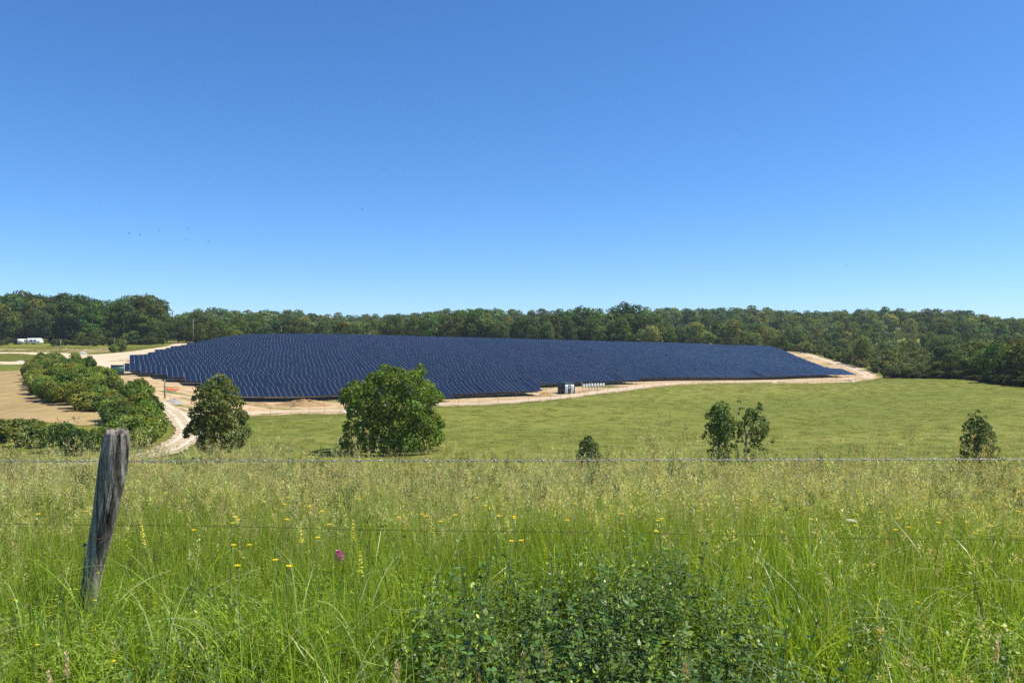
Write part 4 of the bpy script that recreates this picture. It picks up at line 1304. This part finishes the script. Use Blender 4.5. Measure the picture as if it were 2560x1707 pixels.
def scatter(name, groups, pts, idx, rot, scl, m, label, cat):
    """one object that carries every tuft of a meadow (geometry nodes)"""
    col = bpy.data.collections.new(name + "_tufts")
    for i, s in enumerate(groups):
        ob = bpy.data.objects.new("%s_tuft_%02d" % (name, i), s.mesh("tuft", m))
        col.objects.link(ob)
    me = bpy.data.meshes.new(name)
    me.vertices.add(len(pts))
    me.vertices.foreach_set("co", np.asarray(pts, np.float32).ravel())
    a = me.attributes.new("pick", 'INT', 'POINT'); a.data.foreach_set("value", np.asarray(idx, np.int32))
    a = me.attributes.new("turn", 'FLOAT_VECTOR', 'POINT'); a.data.foreach_set("vector", np.asarray(rot, np.float32).ravel())
    a = me.attributes.new("size", 'FLOAT_VECTOR', 'POINT'); a.data.foreach_set("vector", np.asarray(scl, np.float32).ravel())
    me.materials.append(m)
    o = link(name, me)
    ng = bpy.data.node_groups.new(name, 'GeometryNodeTree')
    ng.interface.new_socket("Geometry", in_out='INPUT', socket_type='NodeSocketGeometry')
    ng.interface.new_socket("Geometry", in_out='OUTPUT', socket_type='NodeSocketGeometry')
    gi, go = ng.nodes.new("NodeGroupInput"), ng.nodes.new("NodeGroupOutput")
    iop = ng.nodes.new("GeometryNodeInstanceOnPoints")
    ci = ng.nodes.new("GeometryNodeCollectionInfo")
    ci.inputs[0].default_value = col
    ci.inputs["Separate Children"].default_value = True
    ci.inputs["Reset Children"].default_value = True
    def attr(nm, ty):
        n = ng.nodes.new("GeometryNodeInputNamedAttribute"); n.data_type = ty; n.inputs[0].default_value = nm
        return n.outputs[0]
    iop.inputs["Pick Instance"].default_value = True
    ng.links.new(gi.outputs[0], iop.inputs["Points"])
    ng.links.new(ci.outputs[0], iop.inputs["Instance"])
    ng.links.new(attr("pick", 'INT'), iop.inputs["Instance Index"])
    ng.links.new(attr("turn", 'FLOAT_VECTOR'), iop.inputs["Rotation"])
    ng.links.new(attr("size", 'FLOAT_VECTOR'), iop.inputs["Scale"])
    ng.links.new(iop.outputs[0], go.inputs[0])
    o.modifiers.new("tufts", 'NODES').node_group = ng
    return tag(o, label, cat, kind="stuff")

rg = np.random.default_rng(77)
def zone(y0, y1, dens, k=.80, pad=1.6):
    A = (y1 - y0) * (2 * k * (y0 + y1) / 2 + 2 * pad)
    n = int(A * dens)
    y = np.sqrt(rg.uniform(y0 * y0, y1 * y1, n * 2)) if y0 > 1 else rg.uniform(y0, y1, n * 2)
    x = rg.uniform(-1, 1, n * 2) * (k * y + pad)
    return x[:n], y[:n]
gpts = []
for y0, y1, dens in ((1.3, 4.2, 70), (4.2, 7, 62), (7, 12, 48), (12, 19, 34), (19, 30, 16)):
    x, y = zone(y0, y1, dens)
    gpts.append(np.c_[x, y])
gp = np.vstack(gpts)
x, y = gp.T
n = len(gp)
pn = np.sin(x * .9 + 1.3 * np.sin(y * .5)) * .5 + np.sin(y * .8 + x * .33 + 2) * .5          # patchiness of the sward
weedpatch = ((x - .42) / .80) ** 2 + ((y - 3.5) / 1.35) ** 2 < 1
u = rg.random(n)
near = np.clip((6.2 - y) / 2.6, 0, 1)
pick = np.empty(n, int)
nN, nL, nS, nH = len(P_NEAR), len(P_LUSH), len(P_SEED), len(P_HERB)
pseed = np.clip((y - 4.3) / 4.0, 0, 1) * .50 + .02
plush = near * .42
pherb = near * .30 * (1 + .8 * (x < -1)) + .03
for i in range(n):
    if u[i] < pseed[i]:
        j = rg.integers(nS)
        if pn[i] > .35 and rg.random() < .5: j = 0
        pick[i] = nN + nL + j
    elif u[i] < pseed[i] + plush[i]:
        pick[i] = nN + rg.integers(nL)
    elif u[i] < pseed[i] + plush[i] + pherb[i]:
        pick[i] = nN + nL + nS + rg.integers(nH)
    else:
        pick[i] = rg.integers(nN)
sz = rg.uniform(.75, 1.15, n) * (1 + .17 * pn)
sz = np.where(y < 3.6, sz * .85, sz)
sz = np.where((y > 8) & (y < 18) & (rg.random(n) < .24) & (pick >= nN + nL), sz * rg.uniform(1.10, 1.42, n), sz)
keep = ~(weedpatch & (rg.random(n) < .96))
dpost = np.abs(x - (222 - 1280) / FPX * y)
keep &= ~((dpost < .16) & (y > 3.9) & (y < 5.1) & (rg.random(n) < .50))
rot = np.c_[rg.normal(0, .10, n), rg.normal(0, .10, n), rg.uniform(0, 6.283, n)]
scl = np.c_[sz, sz, sz * rg.uniform(.85, 1.12, n)]
gz = ground(x, y)
scatter("meadow_grass", P_NEAR + P_LUSH + P_SEED + P_HERB, np.c_[x, y, gz][keep], pick[keep], rot[keep], scl[keep], M_GRASS, "tall flowering meadow grass in front of and behind the wire fence", "grass")

# far meadow in the valley
n = 26000
D = np.sqrt(rg.uniform(52 ** 2, 330 ** 2, n)); px = np.where(D < 240, rg.uniform(-150, 2750, n), rg.uniform(-200, 420, n))
x = (px - 1280) / FPX * D; y = D
ok = ~inside(EARTH, x, y) & ~inside(PLOUGH, x, y) & ~inside(YARD, x, y) & ~inside(STRIP, x, y)
ok &= ~inside(TH1W, x, y)
dr = np.min(np.hypot(x[:, None] - road[None, ::2, 0], y[:, None] - road[None, ::2, 1]), axis=1)
ok &= dr > 2.6
x, y = x[ok], y[ok]
ed = np.array(ragged([tuple(q) for q in front_edge] + [tuple(q) for q in tip], .45, .5, rg))
ed = ed[np.sin(ed[:, 0] * .35) + np.sin(ed[:, 0] * .13 + 1) + rg.normal(0, .6, len(ed)) > -.3]
rn = np.gradient(road, axis=0); rn = np.c_[-rn[:, 1], rn[:, 0]] / np.hypot(rn[:, 0], rn[:, 1])[:, None]
re_ = np.vstack([road + rn * 1.75 + rg.normal(0, .22, road.shape), road - rn * 1.75 + rg.normal(0, .22, road.shape), road + rn * 2.1 + rg.normal(0, .3, road.shape), road - rn * 2.1 + rg.normal(0, .3, road.shape)])
x = np.r_[x, ed[:, 0], re_[:, 0]]; y = np.r_[y, ed[:, 1], re_[:, 1]]; n = len(x)
sz = rg.uniform(.7, 1.25, n)
sz[-len(re_):] *= .7
scatter("valley_grass", P_MAT, np.c_[x, y, ground(x, y)], rg.integers(0, 4, n), np.c_[rg.normal(0, .08, n), rg.normal(0, .08, n), rg.uniform(0, 6.28, n)],
        np.c_[sz, sz, sz * .75], M_GRASS, "short green grass of the valley meadow", "grass")

# ------------------------------------------------------------------ leafy weeds in the foreground
def weed_proto(seed):
    s = Tuft(seed); r = s.r
    st = MB()
    for _ in range(8):
        h = r.uniform(.34, .70)
        a = r.uniform(0, 6.28); q = .12 * math.sqrt(r.random()); la = r.uniform(0, 6.28); b = r.uniform(.05, .35)
        t = np.linspace(0, 1, 7)
        pts = np.c_[q * math.cos(a) + math.cos(la) * b * h * t ** 1.6, q * math.sin(a) + math.sin(la) * b * h * t ** 1.6, h * t * (1 - .15 * b) - .03]
        st.tube([tuple(p) for p in pts], [.0028 * (1 - .6 * f) for f in t], 4)
        rot0 = r.uniform(0, 6.28)
        for k_, f in enumerate(np.linspace(.22, 1, 10)):
            p = np.array([np.interp(f, t, pts[:, d]) for d in range(3)])
            L = r.uniform(.040, .070) * (1.15 - .55 * f)
            for s2 in (0, math.pi):
                az = rot0 + k_ * 1.57 + s2 + r.normal(0, .3)
                s.leaf(p, (math.cos(az), math.sin(az), r.uniform(-.15, .55)), (r.normal(0, .25), r.normal(0, .25), 1), L, L * r.uniform(.20, .30), gcol(r, "weed"))
            if r.random() < .6:
                for _ in range(3):
                    az = r.uniform(0, 6.28)
                    s.leaf(p + r.normal(0, .006, 3), (math.cos(az), math.sin(az), .8), r.normal(size=3), L * .5, L * .15, gcol(r, "green"))
    return s.mesh("leaves", M_WEED), st.mesh("stem", M_STEM)
M_STEM = plain("green_stem", (.10, .14, .035), .6)
WP = [weed_proto(500 + i) for i in range(5)]
rw = np.random.default_rng(9)
wp = []
for _ in range(4000):
    xx, yy = rw.uniform(-.7, 1.8), rw.uniform(2.1, 4.9)
    if ((xx - .38 - (yy - 3) * .05) / .80) ** 2 + ((yy - 3.5) / 1.35) ** 2 > 1:
        continue
    if any((xx - a) ** 2 + (yy - b) ** 2 < .17 ** 2 for a, b in wp):
        continue
    wp.append((xx, yy))
    if len(wp) >= 96:
        break
wp += [(-1.55 + rw.normal(0, .35), 2.7 + rw.normal(0, .4)) for _ in range(8)] + [(2.0 + rw.normal(0, .4), 3.1 + rw.normal(0, .5)) for _ in range(6)]
for i, (xx, yy) in enumerate(wp):
    lm, sm = WP[i % 5]
    g = ("dark leafy weed of the dense patch at the bottom centre of the picture", "leafy weeds of the dark patch") if i < len(wp) - 14 else (
        ("small leafy weed in the grass left of the dark weed patch", "leafy weeds on the left") if xx < 0 else ("small leafy weed in the grass right of the dark weed patch", "leafy weeds on the right"))
    t = thing("leafy_weed", (xx, yy, g1(xx, yy)), g[0], "weed", g[1], rw.uniform(0, 6.28))
    s = rw.uniform(.75, 1.15) * (.8 if i >= len(wp) - 14 else 1)
    t.scale = (s, s, s * rw.uniform(.9, 1.1))
    link("leaves", lm, t); link("stem", sm, t)

# ------------------------------------------------------------------ wild flowers and tall stalks
def at_height(px, py, h, d0=2.0, d1=30.0):
    """where a flower of height h stands so that its head is seen there"""
    D = np.arange(d0, d1, .02)
    x = (px - 1280) / FPX * D
    f = EYE - (py - HOR) / FPX * D - ground(x, D) - h
    k = np.nonzero(f <= 0)[0]
    i = k[0] if len(k) else len(D) - 1
    return float(x[i]), float(D[i])
def petal_head(s, c, n, L, W_, col, up=.35):
    for q in range(n):
        a = 2 * math.pi * q / n + s.r.uniform(0, .4)
        s.leaf(np.asarray(c), (math.cos(a), math.sin(a), up), (0, 0, 1), L, W_, np.asarray(col) * s.r.normal(1, .07))
def flower_parts(kind, seed, h):
    s = Tuft(seed); r = s.r
    st = MB()
    st.tube([(0, 0, -.05), (.01, 0, h * .5), (0, .01, h)], [.0022, .0018, .0014], 5)
    if kind == "yellow":
        petal_head(s, (0, 0, h), 7, .019, .0075, (.84, .69, .03), .45)
        petal_head(s, (0, 0, h + .002), 5, .012, .006, (.82, .62, .03), .9)
    elif kind == "spike":
        for q in range(26):
            f = q / 26
            a = q * 2.4
            petal_head(s, (.010 * math.cos(a) * (1.2 - f), .010 * math.sin(a) * (1.2 - f), h - .13 * (1 - f) + s.r.normal(0, .004)), 3, .008 * (1.3 - .7 * f), .0042, (.82, .72, .07), .2)
    elif kind == "umbel":
        for q in range(46):
            a, d = r.uniform(0, 6.28), .032 * math.sqrt(r.random())
            petal_head(s, (d * math.cos(a), d * math.sin(a), h + .006 - d * d * 6), 4, .006, .003, (.80, .80, .70), .4)
    elif kind == "orchid":
        for q in range(40):
            f = q / 40
            a = q * 2.4; d = .019 * math.sin(math.pi * min(1, .25 + f * .75)) + .003
            petal_head(s, (d * math.cos(a), d * math.sin(a), h - .062 * (1 - f)), 4, .011, .005, (.52, .04, .32) if r.random() < .9 else (.75, .35, .62), .3)
    elif kind == "purple":
        for q in range(30):
            o_ = r.normal(size=3); o_ /= np.linalg.norm(o_)
            s.leaf(np.array((0, 0, h)), o_ + np.array((0, 0, .4)), r.normal(size=3), .017, .004, np.array((.40, .22, .42)) * r.normal(1, .1))
    elif kind in ("dry", "dryspike"):
        for q in range(90):
            f = r.random(); o_ = r.normal(size=3); o_ /= np.linalg.norm(o_)
            d = (.020 if kind == "dry" else .011) * r.uniform(.4, 1) * (1.1 - .6 * f)
            s.leaf(np.array((0, 0, h - .15 * (1 - f))) + o_ * d, o_ * .5 + np.array((.15, 0, .9)), r.normal(size=3), .020, .0045, gcol(r, "dry"))
    elif kind == "darkstalk":
        for q in range(70):
            f = r.random(); o_ = r.normal(size=3); o_ /= np.linalg.norm(o_)
            s.leaf(np.array((.05 * f * f, 0, h - .20 * (1 - f))) + o_ * .005, o_ * .4 + np.array((.3, 0, .9)), r.normal(size=3), .016, .0036, gcol(r, "dark"))
    elif kind == "palestalk":
        for q in range(60):
            f = r.random(); o_ = r.normal(size=3); o_ /= np.linalg.norm(o_)
            s.leaf(np.array((.07 * f * f, 0, h - .18 * (1 - f) - .03 * f * f)) + o_ * .012 * (1 - f), o_ * .6 + np.array((.4, 0, .6)), r.normal(size=3), .014, .003, gcol(r, "straw"))
    if kind in ("yellow", "umbel", "orchid", "purple"):
        for _ in range(5):
            a = r.uniform(0, 6.28); z = r.uniform(.1, .7) * h
            s.leaf(np.array((0, 0, z)), (math.cos(a), math.sin(a), .7), (0, 0, 1), .05, .006, gcol(r, "green"))
    return s.mesh("flower_head", M_PETAL), st.mesh("stem", M_STEM)
FH = {"yellow": .62, "spike": .66, "umbel": .62, "orchid": .42, "purple": .5, "dry": .62, "dryspike": .6, "darkstalk": .98, "palestalk": .98}
FP = {k_: [flower_parts(k_, 600 + 10 * i + j, FH[k_]) for j in range(3 if k_ in ("yellow", "palestalk", "darkstalk") else 1)] for i, k_ in enumerate(FH)}
FN = {"yellow": ("yellow_wildflower", "flower"), "spike": ("yellow_flower_spike", "flower"), "umbel": ("white_umbel_flower", "flower"), "orchid": ("orchid", "flower"), "purple": ("purple_wildflower", "flower"),
      "dry": ("dry_seed_head", "dry grass"), "dryspike": ("dry_seed_head", "dry grass"), "darkstalk": ("tall_grass_stalk", "grass stalk"), "palestalk": ("tall_grass_stalk", "grass stalk")}
fcount = 0
def flower(kind, px, py, label, group=None, d0=2.0, sc_=1.0, lean=0.0):
    global fcount
    if kind in ('dry', 'dryspike'):
        sc_ *= .72
    h = FH[kind] * sc_
    x, y = at_height(px, py, h, d0)
    hm, sm = FP[kind][fcount % len(FP[kind])]
    nm, ct = FN[kind]
    t = thing(nm, (x, y, g1(x, y)), label, ct, group, rw.uniform(0, 6.28))
    t.scale = (sc_, sc_, sc_)
    t.rotation_euler = (rw.normal(0, .06), lean if lean else rw.normal(0, .06), rw.uniform(0, 6.28) if not lean else 0)
    a = link("flower_head" if ct == "flower" else "seed_head", hm, t); link("stem", sm, t)
    fcount += 1
for px, py in ((721, 1220), (679, 1224), (652, 1255), (760, 1212), (1035, 1288), (1050, 1290), (1074, 1294), (1099, 1307), (1153, 1288), (1240, 1292), (1217, 1263), (1130, 1191), (872, 1191), (878, 1247), (818, 1276), (800, 1315),
               (698, 1396), (710, 1412), (795, 1346), (969, 1290), (1070, 1230), (1275, 1355), (353, 1180), (357, 1214), (371, 1184), (204, 1284), (106, 1284), (553, 1291), (574, 1312), (466, 1331), (561, 1367), (623, 1367), (599, 1416),
               (1286, 1290), (1301, 1299), (1323, 1350), (1634, 1305), (1652, 1294), (1623, 1325), (1512, 1245), (1547, 1278), (1739, 1237), (1747, 1282), (2152, 1226), (2179, 1226), (2212, 1243), (2106, 1243), (2162, 1319),
               (2249, 1321), (2258, 1326), (2301, 1280), (2270, 1301), (2315, 1247), (2332, 1301), (2483, 1313), (2536, 1278), (2429, 1340), (2540, 1243), (2201, 1280), (2137, 1232), (620, 1215), (575, 1240), (640, 1290), (690, 1300), (540, 1200),
               (740, 1240), (775, 1268), (700, 1260), (1000, 1220), (1180, 1240), (420, 1230), (1420, 1260), (1390, 1300), (1580, 1230), (1860, 1250), (1960, 1270), (2020, 1300), (2400, 1210), (2460, 1240)):
    z_ = "left" if px < 860 else ("middle" if px < 1500 else "right")
    flower("yellow", px, py, {"left": "small yellow wildflower in the meadow between the fence post and the pink orchid", "middle": "small yellow wildflower in the meadow above the dark weed patch", "right": "small yellow wildflower in the right part of the meadow"}[z_],
           "yellow wildflowers on the %s of the meadow" % z_)
for px, py, lb in ((542, 1465, "yellow wildflower low in the grass right of the post foot"), (255, 1435, "yellow wildflower in front of the lower end of the post"), (236, 1501, "yellow wildflower right below the foot of the post"),
                   (36, 1501, "yellow wildflower near the left picture edge left of the post foot"), (79, 1620, "lowest yellow wildflower at the bottom left corner"), (290, 1656, "yellow wildflower at the bottom edge below the post"), (2282, 1505, "yellow wildflower low in the grass at the bottom right"), (2491, 1561, "lowest yellow wildflower at the bottom right corner")):
    flower("yellow", px, py, lb, "single yellow wildflowers in the near grass", 1.6, .62)
for px, py, lb in ((762, 1245, "tall yellow flower spike left of the pink orchid, upper one"), (764, 1305, "yellow flower spike straight below another, left of the pink orchid"), (888, 1295, "yellow flower spike just above the pink orchid"), (908, 1375, "yellow flower spike directly right of the pink orchid"),
                   (395, 1290, "yellow flower spike crossing the lower wire right of the post"), (376, 1310, "yellow flower spike just right of the post at the lower wire"), (1090, 1285, "yellow flower spike in the meadow above the dark weed patch")):
    flower("spike", px, py, lb, "yellow flower spikes in the meadow")
for px, py, lb in ((1240, 1171, "small flat white umbel under the barbed wire, left of a larger one"), (1268, 1169, "larger flat white umbel under the barbed wire at the picture centre"), (2311, 1177, "white umbel under the barbed wire left of the tall juniper"),
                   (2522, 1197, "white umbel under the barbed wire at the right edge"), (2113, 1297, "low white umbel near the lower wire on the right"), (1746, 1226, "white umbel below the two small trees")):
    flower("umbel", px, py, lb, "white umbels in the meadow")
flower("orchid", 863, 1372, "bright magenta orchid spike alone in the meadow grass", None, 2.0, 1.1)
for px, py, lb in ((198, 1365, "mauve flower head left of the fence post"), (219, 1229, "purple flower head close left of the upper post"), (2349, 1303, "purple flower head on the right at the lower wire")):
    flower("purple", px, py, lb, "purple flower heads in the meadow")
for px, py, kd, lb, s_ in ((985, 1632, "dry", "tall dry tan seed head at the bottom left of the weed patch", 1.0), (905, 1668, "dryspike", "short dry seed head at the bottom edge left of the taller one", .8), (1204, 1662, "dryspike", "tan cylindrical seed head at the bottom edge in the weed patch", .8),
                           (1300, 1636, "dry", "loose dry grass head in the weed patch near the tan cylinder head", .9), (1712, 1640, "dry", "bent dry grass head at the bottom right of the weed patch", 1.0), (1622, 1480, "dry", "curled tan seed head at the top of the weed patch", .85),
                           (175, 1625, "dryspike", "dry straw stalk at the bottom left below the post", 1.0), (140, 1665, "dryspike", "dry straw stalk near the bottom left corner", .9), (2470, 1590, "dryspike", "thick dry tan stalk in the bottom right corner", 1.1)):
    flower(kd, px, py, lb, "dry seed heads at the bottom edge", 1.5, s_)
for px, py, kd, lb in ((2036, 1100, "darkstalk", "dark leaning grass stalk standing above the barbed wire left of the tall juniper"), (1530, 1075, "darkstalk", "dark straight grass stalk above the barbed wire right of the small juniper"), (802, 1078, "darkstalk", "dark grass stalk against the meadow left of the round oak"),
                       (1110, 1066, "palestalk", "tall pale grass stalk at the right side of the round oak"), (1718, 1035, "palestalk", "tallest pale grass stalk left of the two small trees"), (1690, 1075, "palestalk", "pale grass stalk left of the tallest pale stalk"), (1600, 1100, "palestalk", "pale nodding grass stalk right of the small juniper"),
                       (190, 1075, "palestalk", "pale grass stalk just left of the post top"), (60, 1090, "palestalk", "pale grass stalk at the left picture edge above the wire"), (8, 1068, "palestalk", "tall pale grass stalk at the extreme left edge"), (640, 1088, "palestalk", "pale grass stalk right of the dark maple"),
                       (2110, 1090, "palestalk", "pale nodding grass stalk above the wire left of the tall juniper"), (2300, 1092, "palestalk", "pale grass stalk close left of the tall juniper"), (2520, 1110, "palestalk", "pale grass stalk right of the tall juniper"), (1420, 1085, "palestalk", "thin pale stalk left of the small juniper"), (1215, 1100, "palestalk", "thin pale stalk above the wire in the picture centre")):
    flower(kd, px, py, lb, "tall stalks above the barbed wire", 4.0, rw.uniform(.95, 1.05), .18 if kd == "darkstalk" and px > 2000 else 0.0)

# ------------------------------------------------------------------ birds
def bird_mesh():
    m = MB()
    m.tube([(0, -.13, 0), (0, -.06, .0), (0, .03, .005), (0, .09, .0), (0, .12, 0)], [.004, .020, .026, .018, .004], 7)
    wing = MB()
    for s in (-1, 1):
        m.add([(0, .05, .01), (s * .10, .07, .03), (s * .27, -.04, .01), (s * .12, -.02, .025), (0, -.04, .01), (s * .10, .06, .022), (s * .26, -.04, .004), (s * .12, -.02, .018)], [(0, 1, 3, 4), (1, 2, 3), (4, 7, 5, 0), (7, 6, 5)])
        m.add([(0, -.10, 0), (s * .035, -.20, 0), (s * .01, -.15, 0)], [(0, 1, 2)])
    return m.mesh("bird", M_BIRD)
BM = bird_mesh()
for px, py, D, tilt, lb in ((966, 311, 95, .2, "topmost tiny bird in the middle of the blue sky"), (958, 422, 75, -.2, "bird with level wings in the middle of the sky"), (907, 524, 95, .5, "lowest of the three birds in the middle of the sky"), (323, 583, 90, -.6, "leftmost bird of the small flock above the left wood"),
                            (351, 587, 95, 1.2, "second bird from the left in the flock above the left wood"), (398, 578, 75, 1.2, "largest dark bird of the flock above the left wood"), (469, 571, 90, .3, "upper bird on the right of the flock above the left wood"), (466, 599, 95, 0, "lower bird on the right of the flock above the left wood"), (522, 605, 80, .7, "rightmost bird of the flock, wings tilted steeply"), (1840, 323, 95, .2, "single tiny bird high in the right half of the sky"), (2119, 663, 95, .3, "single tiny bird low above the right hillside")):
    x, _, z = P(px, py, D)
    b_ = tag(link("bird", BM, None, (x, D, z)), lb, "bird", "birds in the sky")
    b_.rotation_euler = (.3, -tilt, rw.uniform(-.6, .6))

# ------------------------------------------------------------------ thin summer haze over the whole valley
def haze():
    m = bpy.data.materials.new("haze_air")
    m.use_nodes = True
    t = m.node_tree
    for n in list(t.nodes):
        if n.type != 'OUTPUT_MATERIAL':
            t.nodes.remove(n)
    v = t.nodes.new("ShaderNodeVolumePrincipled")
    v.inputs['Color'].default_value = (.80, .90, 1.0, 1)
    v.inputs['Density'].default_value = HAZE
    t.links.new(v.outputs[0], t.nodes["Material Output"].inputs['Volume'])
    zmin = float(Z.min()) - 1.0
    o = MB().box((0, 1550, (zmin + 56) / 2), (5600, 4800, 56 - zmin)).build("haze", m)
    tag(o, kind="stuff")
HAZE = .00010
haze()
